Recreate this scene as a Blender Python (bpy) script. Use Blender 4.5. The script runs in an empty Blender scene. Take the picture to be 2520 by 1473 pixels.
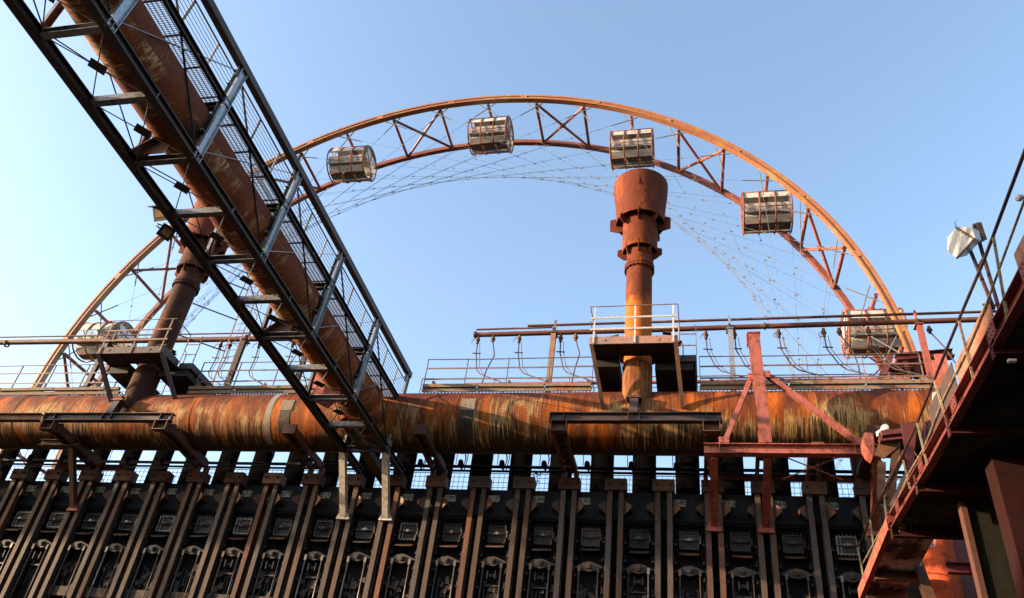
import bpy, math, random
from mathutils import Vector, Matrix
random.seed(7)
V = Vector
C = bpy.context.scene.collection
sc = bpy.context.scene

# ------------------------------------------------------------------ camera
F = 2010.54
AX = V((0.9755164, -0.03134428, -0.21768161))   # world X in camera (right, down, forward)
AY = V((0.19213867, 0.60305546, 0.7742137))
AZ = V((0.10700691, -0.79708321, 0.59431294))
CAM = V((0, 0, 1.6))
def ray(x, y):
    c = V((x - 1260, y - 736.5, F))
    return V((AX.dot(c), AY.dot(c), AZ.dot(c)))
def atY(x, y, Y):
    r = ray(x, y); return CAM + r * (Y / r.y)
def atX(x, y, X):
    r = ray(x, y); return CAM + r * (X / r.x)
def atZ(x, y, Z):
    r = ray(x, y); return CAM + r * ((Z - CAM.z) / r.z)
GZ = -2.2      # ground

cd = bpy.data.cameras.new('camera'); cam = bpy.data.objects.new('camera', cd); C.objects.link(cam)
cd.sensor_width = 36; cd.lens = 36 * F / 2520; cd.clip_start = 0.05; cd.clip_end = 6000
right = V((AX.x, AY.x, AZ.x)); down = V((AX.y, AY.y, AZ.y)); fwd = V((AX.z, AY.z, AZ.z))
M = Matrix((( right.x, -down.x, -fwd.x, CAM.x), (right.y, -down.y, -fwd.y, CAM.y), (right.z, -down.z, -fwd.z, CAM.z), (0, 0, 0, 1)))
cam.matrix_world = M
sc.camera = cam

# ------------------------------------------------------------------ light
SUN_EL, SUN_AZ = 13.0, 251.0         # azimuth measured from +Y clockwise (towards +X)
w = bpy.data.worlds.new('World'); sc.world = w; w.use_nodes = True
nt = w.node_tree; bg = nt.nodes['Background']
sky = nt.nodes.new('ShaderNodeTexSky'); sky.sky_type = 'NISHITA'; sky.sun_disc = False
sky.sun_elevation = math.radians(SUN_EL); sky.sun_rotation = math.radians(SUN_AZ)
sky.air_density = 1.0; sky.dust_density = 1.8; sky.ozone_density = 1.1
nt.links.new(sky.outputs[0], bg.inputs[0]); bg.inputs[1].default_value = 0.15
ld = bpy.data.lights.new('sun', 'SUN'); ld.energy = 5.0; ld.angle = math.radians(0.6); ld.color = (1.0, 0.74, 0.48)
sun = bpy.data.objects.new('sun', ld); C.objects.link(sun)
az, el = math.radians(SUN_AZ), math.radians(SUN_EL)
sd = V((math.sin(az) * math.cos(el), math.cos(az) * math.cos(el), math.sin(el)))
sun.rotation_euler = sd.to_track_quat('Z', 'Y').to_euler()
sun.location = (-30, -20, 40)
sc.view_settings.view_transform = 'Standard'; sc.view_settings.look = 'None'
sc.view_settings.exposure = 1.82; sc.view_settings.gamma = 1
sc.cycles.max_bounces = 6; sc.cycles.use_denoising = True

# ------------------------------------------------------------------ materials
def nodes(name):
    m = bpy.data.materials.new(name); m.use_nodes = True
    t = m.node_tree; return m, t, t.nodes['Principled BSDF'], t.nodes, t.links
def ramp(N, stops, interp='LINEAR'):
    r = N.new('ShaderNodeValToRGB'); r.color_ramp.interpolation = interp
    e = r.color_ramp.elements
    while len(e) < len(stops): e.new(0.5)
    for i, (p, c) in enumerate(stops):
        e[i].position = p; e[i].color = (c[0], c[1], c[2], 1) if hasattr(c, '__len__') else (c, c, c, 1)
    return r
def noise(N, L, vec, scale, detail=6, rough=0.6, dist=0.0):
    n = N.new('ShaderNodeTexNoise'); n.inputs['Scale'].default_value = scale; n.inputs['Detail'].default_value = detail
    n.inputs['Roughness'].default_value = rough; n.inputs['Distortion'].default_value = dist
    L.new(vec, n.inputs['Vector']); return n
def mixc(N, L, fac, a, b):
    x = N.new('ShaderNodeMix'); x.data_type = 'RGBA'
    if hasattr(fac, 'is_linked'): L.new(fac, x.inputs[0])
    else: x.inputs[0].default_value = fac
    for s, v in ((6, a), (7, b)):
        if hasattr(v, 'is_linked'): L.new(v, x.inputs[s])
        else: x.inputs[s].default_value = (*v, 1)
    return x.outputs[2]
def mth(N, L, op, a, b=None, clamp=False):
    x = N.new('ShaderNodeMath'); x.operation = op; x.use_clamp = clamp
    for s, v in ((0, a), (1, b)):
        if v is None: continue
        if hasattr(v, 'is_linked'): L.new(v, x.inputs[s])
        else: x.inputs[s].default_value = v
    return x.outputs[0]
def wear(name, base, rust, dark, scale=1.0, stretch=(1, 1, 0.35), amt=0.5, rough=0.65, metal=0.0, bump=0.25, spec=0.22, low=None):
    """painted or bare steel: base colour, rust patches (share amt), dark grime; streaks run along z"""
    m, t, P, N, L = nodes(name)
    tc = N.new('ShaderNodeTexCoord'); mp = N.new('ShaderNodeMapping'); mp.inputs['Scale'].default_value = stretch
    geo = N.new('ShaderNodeNewGeometry')
    oi = N.new('ShaderNodeObjectInfo')
    add = N.new('ShaderNodeVectorMath'); add.operation = 'ADD'
    L.new(geo.outputs['Position'], add.inputs[0])
    add.inputs[1].default_value = (3.1, 1.7, 0.4)
    L.new(add.outputs[0], mp.inputs[0])
    n1 = noise(N, L, mp.outputs[0], 1.6 * scale, 8, 0.65)
    n2 = noise(N, L, mp.outputs[0], 9.0 * scale, 6, 0.7)
    n3 = noise(N, L, mp.outputs[0], 38.0 * scale, 3, 0.6)
    s = mth(N, L, 'ADD', mth(N, L, 'MULTIPLY', n1.outputs[0], 0.65), mth(N, L, 'MULTIPLY', n2.outputs[0], 0.35))
    c = 0.5 + (0.5 - amt) * 0.35
    r1 = ramp(N, [(max(0, c - 0.045), 0), (min(1, c + 0.045), 1)]); L.new(s, r1.inputs[0])
    col = mixc(N, L, r1.outputs[0], base, rust)
    r2 = ramp(N, [(0.52, 0), (0.68, 1)]); L.new(n2.outputs[0], r2.inputs[0])
    col = mixc(N, L, mth(N, L, 'MULTIPLY', r2.outputs[0], 0.75), col, dark)
    if low:                                    # a stain that climbs unevenly from below
        sz = N.new('ShaderNodeSeparateXYZ'); L.new(geo.outputs['Position'], sz.inputs[0])
        k = mth(N, L, 'SUBTRACT', low[0], mth(N, L, 'ADD', sz.outputs['Z'], mth(N, L, 'MULTIPLY', mth(N, L, 'SUBTRACT', n1.outputs[0], 0.5), 4.0)))
        rl_ = ramp(N, [(0.0, 0), (0.5, 1)]); L.new(k, rl_.inputs[0]); col = mixc(N, L, mth(N, L, 'MULTIPLY', rl_.outputs[0], 0.85), col, low[1])
    r3 = ramp(N, [(0.35, 0.72), (0.65, 1.2)]); L.new(n3.outputs[0], r3.inputs[0])
    mm = N.new('ShaderNodeMix'); mm.data_type = 'RGBA'; mm.blend_type = 'MULTIPLY'; mm.inputs[0].default_value = 0.8
    L.new(col, mm.inputs[6]); L.new(r3.outputs[0], mm.inputs[7])
    # slight difference from one piece to the next
    rr = mth(N, L, 'ADD', mth(N, L, 'MULTIPLY', oi.outputs['Random'], 0.24), 0.48)
    hs = N.new('ShaderNodeHueSaturation'); L.new(rr, hs.inputs['Value']); L.new(mm.outputs[2], hs.inputs['Color'])
    L.new(hs.outputs[0], P.inputs['Base Color'])
    P.inputs['Roughness'].default_value = rough; P.inputs['Metallic'].default_value = metal
    P.inputs['Specular IOR Level'].default_value = spec
    b = N.new('ShaderNodeBump'); b.inputs['Strength'].default_value = bump; b.inputs['Distance'].default_value = 0.02
    L.new(n2.outputs[0], b.inputs['Height']); L.new(b.outputs[0], P.inputs['Normal'])
    return m
def pipe_mat(name, top, mid, low, grime, axis='x', freq=1.0, patch=0.5, black=1.0, rough=0.6, hw=1.0):
    """rust streaks that run round a pipe whose axis is x or y (object origin on the axis)"""
    m, t, P, N, L = nodes(name)
    tc = N.new('ShaderNodeTexCoord'); sp = N.new('ShaderNodeSeparateXYZ'); L.new(tc.outputs['Object'], sp.inputs[0])
    a = sp.outputs['X'] if axis == 'x' else sp.outputs['Y']
    o = sp.outputs['Y'] if axis == 'x' else sp.outputs['X']
    ang = mth(N, L, 'ARCTAN2', sp.outputs['Z'], mth(N, L, 'MULTIPLY', o, -1.0))
    def vec(sa, sb, off=0.0):
        cb = N.new('ShaderNodeCombineXYZ')
        L.new(mth(N, L, 'ADD', mth(N, L, 'MULTIPLY', a, sa * freq), off), cb.inputs[0]); L.new(mth(N, L, 'MULTIPLY', ang, sb), cb.inputs[1])
        return cb.outputs[0]
    big = noise(N, L, vec(0.45, 0.55), 1.0, 5, 0.6, 0.4)
    st = noise(N, L, vec(2.6, 0.34, 5), 1.0, 7, 0.62, 0.15)
    fn = noise(N, L, vec(17.0, 0.5, 9), 1.0, 6, 0.7, 0.08)
    vf = noise(N, L, vec(38.0, 5.0, 2), 1.0, 3, 0.6)
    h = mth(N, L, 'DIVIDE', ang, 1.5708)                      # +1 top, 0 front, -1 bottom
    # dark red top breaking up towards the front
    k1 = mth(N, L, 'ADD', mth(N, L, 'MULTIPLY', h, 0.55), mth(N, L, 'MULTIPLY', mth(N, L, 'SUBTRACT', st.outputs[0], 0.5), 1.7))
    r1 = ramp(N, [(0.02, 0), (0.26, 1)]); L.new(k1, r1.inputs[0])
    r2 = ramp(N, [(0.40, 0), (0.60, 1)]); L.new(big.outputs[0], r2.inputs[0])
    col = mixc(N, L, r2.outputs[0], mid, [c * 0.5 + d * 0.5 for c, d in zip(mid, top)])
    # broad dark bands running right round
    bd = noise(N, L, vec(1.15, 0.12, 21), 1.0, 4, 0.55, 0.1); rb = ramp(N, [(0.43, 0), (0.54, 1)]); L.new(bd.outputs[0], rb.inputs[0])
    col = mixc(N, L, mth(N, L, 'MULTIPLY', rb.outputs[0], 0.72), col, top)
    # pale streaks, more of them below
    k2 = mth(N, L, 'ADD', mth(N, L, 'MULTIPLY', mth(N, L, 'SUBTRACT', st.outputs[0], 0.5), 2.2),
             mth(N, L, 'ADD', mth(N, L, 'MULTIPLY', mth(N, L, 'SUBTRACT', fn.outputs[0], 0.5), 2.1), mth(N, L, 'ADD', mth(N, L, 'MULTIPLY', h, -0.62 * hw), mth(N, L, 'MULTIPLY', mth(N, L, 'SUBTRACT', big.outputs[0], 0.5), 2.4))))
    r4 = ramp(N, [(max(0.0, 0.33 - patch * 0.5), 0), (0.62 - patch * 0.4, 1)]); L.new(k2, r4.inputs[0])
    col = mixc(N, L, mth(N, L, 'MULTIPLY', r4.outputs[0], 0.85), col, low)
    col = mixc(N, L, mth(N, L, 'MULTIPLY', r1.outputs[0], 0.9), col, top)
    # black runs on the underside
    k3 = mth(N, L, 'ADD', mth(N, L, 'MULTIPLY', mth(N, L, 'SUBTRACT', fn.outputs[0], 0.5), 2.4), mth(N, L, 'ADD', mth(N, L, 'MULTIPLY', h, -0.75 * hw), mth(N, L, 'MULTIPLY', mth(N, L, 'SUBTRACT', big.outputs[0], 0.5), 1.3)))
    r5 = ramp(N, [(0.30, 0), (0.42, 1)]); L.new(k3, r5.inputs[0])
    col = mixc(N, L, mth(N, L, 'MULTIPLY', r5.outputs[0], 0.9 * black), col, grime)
    r6 = ramp(N, [(0.3, 0.36), (0.7, 0.78)]); L.new(vf.outputs[0], r6.inputs[0])
    mm = N.new('ShaderNodeMix'); mm.data_type = 'RGBA'; mm.blend_type = 'MULTIPLY'; mm.inputs[0].default_value = 1.0
    L.new(col, mm.inputs[6]); L.new(r6.outputs[0], mm.inputs[7]); L.new(mm.outputs[2], P.inputs['Base Color'])
    P.inputs['Roughness'].default_value = 0.75; P.inputs['Specular IOR Level'].default_value = 0.12
    b = N.new('ShaderNodeBump'); b.inputs['Strength'].default_value = 0.45; b.inputs['Distance'].default_value = 0.02
    L.new(fn.outputs[0], b.inputs['Height']); L.new(b.outputs[0], P.inputs['Normal'])
    return m
def plain(name, col, rough=0.5, metal=0.0):
    m, t, P, N, L = nodes(name)
    geo = N.new('ShaderNodeNewGeometry'); n = noise(N, L, geo.outputs['Position'], 14, 4, 0.6)
    r = ramp(N, [(0.3, [c * 0.75 for c in col]), (0.7, [min(1, c * 1.15) for c in col])]); L.new(n.outputs[0], r.inputs[0])
    L.new(r.outputs[0], P.inputs['Base Color']); P.inputs['Roughness'].default_value = rough; P.inputs['Metallic'].default_value = metal
    return m

MT = {}
MT['main'] = pipe_mat('rust_streaked_main', (0.105, 0.026, 0.016), (0.58, 0.145, 0.018), (0.70, 0.44, 0.18), (0.012, 0.009, 0.007), 'x', 1.0, 0.6)
MT['bpipe'] = pipe_mat('rust_bridge_pipe', (0.16, 0.042, 0.020), (0.33, 0.085, 0.022), (0.70, 0.42, 0.20), (0.045, 0.016, 0.012), 'y', 0.8, 0.36, 0.9, 0.6, 0.12)
MT['stack'] = wear('stack_rust', (0.125, 0.030, 0.015), (0.26, 0.065, 0.018), (0.035, 0.013, 0.010), 0.7, (1, 1, 0.45), 0.38, 0.85, 0, 0.25, 0.12, (17.0, (0.50, 0.125, 0.02)))
MT['stackbase'] = wear('stack_base_rust', (0.27, 0.11, 0.035), (0.14, 0.04, 0.016), (0.025, 0.016, 0.012), 2.2, (2.6, 2.6, 0.22), 0.5, 0.85, 0, 0.25, 0.15)
MT['dark'] = wear('dark_steel', (0.075, 0.062, 0.055), (0.11, 0.07, 0.05), (0.03, 0.026, 0.025), 1.2, (1, 1, 1), 0.4, 0.5, 0.3)
MT['galv'] = wear('galvanised_steel', (0.50, 0.51, 0.54), (0.36, 0.36, 0.38), (0.17, 0.16, 0.16), 2.0, (1, 1, 1), 0.35, 0.38, 0.6, 0.08)
MT['strut'] = wear('strut_steel', (0.30, 0.29, 0.29), (0.20, 0.165, 0.15), (0.07, 0.06, 0.055), 1.6, (1, 1, 1), 0.42, 0.42, 0.5, 0.1)
MT['coal'] = wear('coal_black_steel', (0.011, 0.010, 0.012), (0.022, 0.015, 0.013), (0.004, 0.004, 0.005), 1.4, (1, 1, 0.6), 0.35, 0.85, 0, 0.25, 0.12)
MT['coalblue'] = wear('sooty_plate', (0.017, 0.018, 0.025), (0.034, 0.034, 0.042), (0.007, 0.007, 0.009), 1.2, (1, 1, 0.5), 0.5, 0.8, 0, 0.25, 0.15)
MT['hatch'] = wear('hatch_steel', (0.038, 0.036, 0.040), (0.055, 0.042, 0.036), (0.02, 0.018, 0.018), 3.0, (1, 1, 1), 0.4, 0.55, 0.3)
MT['lever'] = wear('lever_steel', (0.085, 0.068, 0.058), (0.13, 0.075, 0.045), (0.05, 0.035, 0.03), 3.0, (1, 1, 1), 0.4, 0.55, 0.3)
MT['buck'] = wear('buckstay_steel', (0.105, 0.070, 0.052), (0.15, 0.065, 0.038), (0.045, 0.028, 0.024), 1.1, (1.5, 1.5, 0.35), 0.4, 0.7, 0.0, 0.25, 0.2)
MT['buck2'] = wear('buckstay_red_rust', (0.13, 0.062, 0.042), (0.20, 0.075, 0.035), (0.05, 0.028, 0.022), 0.9, (1.5, 1.5, 0.3), 0.45, 0.7, 0.0, 0.25, 0.2)
MT['buck3'] = wear('buckstay_grey_steel', (0.115, 0.09, 0.078), (0.12, 0.065, 0.05), (0.04, 0.03, 0.028), 1.3, (1.5, 1.5, 0.35), 0.4, 0.7, 0.1, 0.25, 0.2)
MT['lever2'] = wear('lever_dark_steel', (0.06, 0.048, 0.042), (0.10, 0.055, 0.035), (0.03, 0.022, 0.02), 3.0, (1, 1, 1), 0.4, 0.6, 0.2)
MT['lever3'] = wear('lever_bright_steel', (0.26, 0.22, 0.19), (0.18, 0.12, 0.08), (0.06, 0.05, 0.04), 3.0, (1, 1, 1), 0.3, 0.45, 0.5)
MT['soot'] = plain('dull_soot', (0.0035, 0.003, 0.003), 1.0); MT['soot'].node_tree.nodes['Principled BSDF'].inputs['Specular IOR Level'].default_value = 0.0
MT['buckred'] = wear('buckstay_cap_rust', (0.095, 0.045, 0.036), (0.14, 0.05, 0.03), (0.035, 0.02, 0.018), 1.6, (1, 1, 1), 0.4, 0.75, 0, 0.25, 0.15)
MT['brown'] = wear('brown_rust_beam', (0.14, 0.07, 0.045), (0.24, 0.10, 0.045), (0.05, 0.03, 0.026), 1.4, (1, 1, 1), 0.4, 0.6, 0.1)
MT['purple'] = wear('dull_purple_beam', (0.085, 0.062, 0.066), (0.13, 0.07, 0.05), (0.035, 0.028, 0.03), 1.6, (1, 1, 1), 0.35, 0.55, 0.2)
MT['red'] = wear('red_oxide_paint', (0.52, 0.15, 0.11), (0.30, 0.085, 0.05), (0.15, 0.045, 0.035), 1.0, (1, 1, 0.6), 0.38, 0.6, 0, 0.1)
MT['dred'] = wear('dark_red_paint', (0.16, 0.03, 0.03), (0.13, 0.04, 0.03), (0.06, 0.02, 0.02), 1.2, (1, 1, 1), 0.35, 0.6, 0, 0.1)
MT['maroon'] = wear('dark_maroon', (0.075, 0.018, 0.018), (0.06, 0.022, 0.018), (0.02, 0.010, 0.010), 1.2, (1, 1, 1), 0.4, 0.85, 0, 0.1, 0.1)  # much darker version of the dark red paint
MT['ring'] = wear('wheel_ring_paint', (0.46, 0.17, 0.065), (0.50, 0.27, 0.08), (0.24, 0.08, 0.04), 0.5, (1, 1, 1), 0.4, 0.45, 0.0, 0.05, 0.5)
MT['ring2'] = wear('wheel_truss_paint', (0.34, 0.10, 0.06), (0.28, 0.09, 0.05), (0.14, 0.05, 0.035), 0.8, (1, 1, 1), 0.35, 0.5, 0, 0.05)
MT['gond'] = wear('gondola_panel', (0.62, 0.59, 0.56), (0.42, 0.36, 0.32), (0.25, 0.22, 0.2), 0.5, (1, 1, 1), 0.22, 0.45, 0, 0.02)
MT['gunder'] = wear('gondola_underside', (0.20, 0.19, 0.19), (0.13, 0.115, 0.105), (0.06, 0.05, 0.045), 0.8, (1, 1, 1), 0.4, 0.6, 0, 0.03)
MT['cable'] = plain('cable_steel', (0.09, 0.09, 0.10), 0.75)
MT['cond'] = plain('black_conduit', (0.012, 0.012, 0.014), 0.4)
MT['wrail'] = wear('flaking_white_rail', (0.72, 0.68, 0.64), (0.30, 0.14, 0.09), (0.2, 0.1, 0.07), 2.2, (1, 1, 1), 0.22, 0.55, 0, 0.1)
MT['rail'] = wear('worn_handrail', (0.22, 0.17, 0.14), (0.22, 0.10, 0.06), (0.09, 0.05, 0.04), 2.0, (1, 1, 1), 0.5, 0.6, 0.1)
MT['yrail'] = wear('faded_yellow_rail', (0.36, 0.30, 0.19), (0.24, 0.12, 0.06), (0.08, 0.05, 0.04), 2.2, (1, 1, 1), 0.42, 0.6, 0.1)
MT['kerb'] = wear('weathered_kerb', (0.26, 0.19, 0.13), (0.30, 0.12, 0.06), (0.03, 0.026, 0.024), 0.9, (1, 1, 2), 0.4, 0.75)
MT['pinkpl'] = wear('pinkish_primer', (0.38, 0.20, 0.16), (0.24, 0.20, 0.19), (0.12, 0.06, 0.05), 1.0, (1, 1, 1), 0.35, 0.6, 0, 0.1)
MT['under'] = wear('dark_underside', (0.03, 0.025, 0.022), (0.05, 0.035, 0.028), (0.012, 0.011, 0.010), 1.2, (1, 1, 1), 0.4, 0.75)  # even, very dark tone for the platform undersides
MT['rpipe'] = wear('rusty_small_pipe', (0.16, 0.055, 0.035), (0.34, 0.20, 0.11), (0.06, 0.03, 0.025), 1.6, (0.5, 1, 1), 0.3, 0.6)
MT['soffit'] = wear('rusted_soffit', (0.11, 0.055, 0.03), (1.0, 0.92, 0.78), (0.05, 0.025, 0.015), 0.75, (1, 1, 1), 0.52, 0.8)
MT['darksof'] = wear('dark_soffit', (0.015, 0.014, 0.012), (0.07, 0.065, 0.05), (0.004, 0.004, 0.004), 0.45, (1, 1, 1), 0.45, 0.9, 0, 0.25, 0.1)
MT['tan'] = wear('tan_side_plate', (0.30, 0.18, 0.13), (0.30, 0.11, 0.06), (0.10, 0.05, 0.04), 1.0, (1, 1, 1), 0.45, 0.7)
MT['green'] = wear('olive_sheet', (0.022, 0.020, 0.014), (0.035, 0.028, 0.018), (0.01, 0.009, 0.008), 0.8, (1, 1, 0.3), 0.4, 0.85, 0, 0.25, 0.1)
MT['white'] = plain('white_enamel', (0.62, 0.60, 0.58), 0.4)
MT['lampbox'] = wear('lamp_housing', (0.75, 0.72, 0.70), (0.62, 0.55, 0.50), (0.4, 0.35, 0.32), 1.0, (1, 1, 1), 0.3, 0.45, 0, 0.03)
MT['yellow'] = plain('yellow_latch', (0.55, 0.36, 0.05), 0.5)
MT['lens'] = plain('lamp_lens', (0.28, 0.21, 0.11), 0.25)
MT['blk'] = plain('black_paint', (0.012, 0.011, 0.011), 0.6)
MT['leaf'] = plain('leaf_green', (0.04, 0.06, 0.02), 0.6)
MT['debris'] = wear('flaking_slabs', (0.14, 0.09, 0.065), (0.05, 0.035, 0.03), (0.02, 0.016, 0.015), 2.5, (1, 1, 1), 0.5, 0.8)
MT['ground'] = wear('cinder_ground', (0.10, 0.085, 0.07), (0.13, 0.10, 0.08), (0.05, 0.045, 0.04), 0.5, (1, 1, 1), 0.4, 0.9)
m, t, P, N, L = nodes('acrylic_window')
P.inputs['Base Color'].default_value = (0.8, 0.85, 0.9, 1); P.inputs['Roughness'].default_value = 0.08
P.inputs['Alpha'].default_value = 0.35; MT['glass'] = m

# ------------------------------------------------------------------ mesh builder
class MB:
    def __init__(s): s.v = []; s.f = []; s.sm = []
    def add(s, vs, fs, smooth=False):
        o = len(s.v); s.v += [V(p) for p in vs]
        for f in fs: s.f.append([i + o for i in f]); s.sm.append(smooth)
        return s
    def hexa(s, a, b):            # a: 4 points, b: 4 points
        return s.add(list(a) + list(b), [(3, 2, 1, 0), (4, 5, 6, 7), (0, 1, 5, 4), (1, 2, 6, 5), (2, 3, 7, 6), (3, 0, 4, 7)])
    def box(s, x0, x1, y0, y1, z0, z1):
        return s.hexa([(x0, y0, z0), (x1, y0, z0), (x1, y1, z0), (x0, y1, z0)], [(x0, y0, z1), (x1, y0, z1), (x1, y1, z1), (x0, y1, z1)])
    def beam(s, p, q, w, h, up=(0, 0, 1), ou=0.0, oh=0.0):
        """box from p to q, w across, h along up; ou / oh shift it across / along up"""
        p, q = V(p), V(q); d = (q - p).normalized(); u = V(up); u = (u - d * u.dot(d)).normalized(); r = d.cross(u)
        def ring(c): c = c + r * ou + u * oh; return [c - r * w / 2 - u * h / 2, c + r * w / 2 - u * h / 2, c + r * w / 2 + u * h / 2, c - r * w / 2 + u * h / 2]
        return s.hexa(ring(p), ring(q))
    def ibeam(s, p, q, w, h, up=(0, 0, 1), t=0.02):
        s.beam(p, q, w, t, up, 0, h / 2 - t / 2); s.beam(p, q, w, t, up, 0, -h / 2 + t / 2); s.beam(p, q, t, h - 2 * t, up); return s
    def chan(s, p, q, w, h, up=(0, 0, 1), t=0.018, side=1):
        s.beam(p, q, w, t, up, 0, h / 2 - t / 2); s.beam(p, q, w, t, up, 0, -h / 2 + t / 2); s.beam(p, q, t, h - 2 * t, up, side * (w / 2 - t / 2)); return s
    def tube(s, pts, r, n=8, cap=True):
        pts = [V(p) for p in pts]; R = r if hasattr(r, '__len__') else [r] * len(pts)
        rings = []; pu = None
        for i, p in enumerate(pts):
            if i == 0: d = pts[1] - p
            elif i == len(pts) - 1: d = p - pts[i - 1]
            else: d = (pts[i + 1] - p).normalized() + (p - pts[i - 1]).normalized()
            d.normalize()
            if pu is None: pu = V((0, 0, 1)) if abs(d.z) < 0.9 else V((1, 0, 0))
            u = (pu - d * pu.dot(d)).normalized(); pu = u; v = d.cross(u)
            rings.append([p + (u * math.cos(2 * math.pi * k / n) + v * math.sin(2 * math.pi * k / n)) * R[i] for k in range(n)])
        vs = [p for r_ in rings for p in r_]; fs = []
        for i in range(len(pts) - 1):
            for k in range(n):
                fs.append((i * n + k, i * n + (k + 1) % n, (i + 1) * n + (k + 1) % n, (i + 1) * n + k))
        o = len(s.v); s.add(vs, fs, n > 5)
        if cap:
            s.f.append([o + k for k in reversed(range(n))]); s.sm.append(False)
            e = o + (len(pts) - 1) * n; s.f.append([e + k for k in range(n)]); s.sm.append(False)
        return s
    def lathe(s, prof, c, n=48, axis='z'):
        c = V(c); vs = []; fs = []
        for (r, z) in prof:
            for k in range(n):
                a = 2 * math.pi * k / n; x, y = r * math.cos(a), r * math.sin(a)
                vs.append(c + (V((x, y, z)) if axis == 'z' else V((z, x, y)) if axis == 'x' else V((y, z, x))))
        for i in range(len(prof) - 1):
            for k in range(n): fs.append((i * n + k, i * n + (k + 1) % n, (i + 1) * n + (k + 1) % n, (i + 1) * n + k))
        return s.add(vs, fs, True)
    def prism(s, poly, ex):
        poly = [V(p) for p in poly]; ex = V(ex); n = len(poly)
        return s.add(poly + [p + ex for p in poly], [tuple(reversed(range(n))), tuple(range(n, 2 * n))] + [(i, (i + 1) % n, n + (i + 1) % n, n + i) for i in range(n)])
    def ball(s, c, r, n=8, sq=1.0):
        prof = [(max(0.001, r * math.sin(math.pi * i / 6)), -r * sq * math.cos(math.pi * i / 6)) for i in range(7)]
        return s.lathe(prof, c, n)

ORG = {}
def thing(name, loc, label, cat, group=None, kind=None):
    o = bpy.data.objects.new(name, None); C.objects.link(o); o.location = loc; o.empty_display_size = 0.3
    ORG[o.name] = V(loc); tag(o, label, cat, group, kind); return o
def tag(o, label=None, cat=None, group=None, kind=None):
    if label: o['label'] = label
    if cat: o['category'] = cat
    if group: o['group'] = group
    if kind: o['kind'] = kind
    return o
def obj(name, mb, mat, parent=None, loc=None, kind=None, label=None):
    me = bpy.data.meshes.new(name)
    org = ORG[parent.name] if parent is not None else V(loc if loc is not None else (0, 0, 0))
    me.from_pydata([p - org for p in mb.v], [], mb.f)
    me.polygons.foreach_set('use_smooth', mb.sm)
    me.validate(); me.update()
    me.materials.append(MT[mat])
    o = bpy.data.objects.new(name, me); C.objects.link(o)
    ORG[o.name] = org
    if parent is not None: o.parent = parent
    else: o.location = org
    if kind: o['kind'] = kind
    if label: o['label'] = label
    import bmesh
    bm = bmesh.new(); bm.from_mesh(me); bmesh.ops.recalc_face_normals(bm, faces=bm.faces)
    for e in bm.edges:
        if len(e.link_faces) == 2 and e.calc_face_angle(0) > 0.7: e.smooth = False
    bm.to_mesh(me); bm.free()
    return o
def dup(root, off, label=None, name=None, group=None):
    r = root.copy(); C.objects.link(r); r.location = root.location + V(off)
    if name: r.name = name
    ORG[r.name] = ORG[root.name] + V(off)
    if label: r['label'] = label
    if group: r['group'] = group
    for ch in list(root.children):
        c = ch.copy(); C.objects.link(c); c.parent = r
        for g in list(ch.children):
            d = g.copy(); C.objects.link(d); d.parent = c
    return r
def text_mesh(body, size, depth):
    cu = bpy.data.curves.new('digits', 'FONT'); cu.body = body; cu.size = size; cu.extrude = depth; cu.align_x = 'CENTER'; cu.align_y = 'CENTER'
    cu.resolution_u = 3; cu.space_character = 1.25
    ob = bpy.data.objects.new('digits', cu); C.objects.link(ob)
    me = bpy.data.meshes.new_from_object(ob.evaluated_get(bpy.context.evaluated_depsgraph_get()))
    bpy.data.objects.remove(ob); bpy.data.curves.remove(cu); return me

W = 22.0
def XN(n): return -1.012 + 1.3464 * (n - 242)
S = 1.3464
ZT = 11.486       # top of the battery face

# ================================================================== setting
g = MB(); g.add([(-3000, -3000, GZ), (3000, -3000, GZ), (3000, 3000, GZ), (-3000, 3000, GZ)], [(0, 1, 2, 3)])
obj('ground', g, 'ground', kind='structure')

# ------------------------------------------------------------------ battery
X0, X1 = XN(221) - 0.6, XN(250)
bat = thing('coke_oven_battery', ((X0 + X1) / 2, 24, GZ), 'long soot-black oven battery wall behind the row of buckstays', 'coke oven battery')
obj('wall', MB().box(X0, X1, 22.42, 26.6, GZ, 10.62), 'coal', bat)
top = MB().box(X0, X1, 22.20, 22.40, 10.66, ZT)
obj('top_beam', top, 'coalblue', bat)
obj('deck', MB().box(X0, X1, 22.42, 26.6, 10.64, ZT - 0.12), 'coal', bat)
lg = MB().box(X0, X1, 22.12, 22.196, 10.60, 10.66); lg.box(X0, X1, 22.196, 22.419, 10.60, 10.655)
obj('ledge', lg, 'coal', bat)

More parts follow.
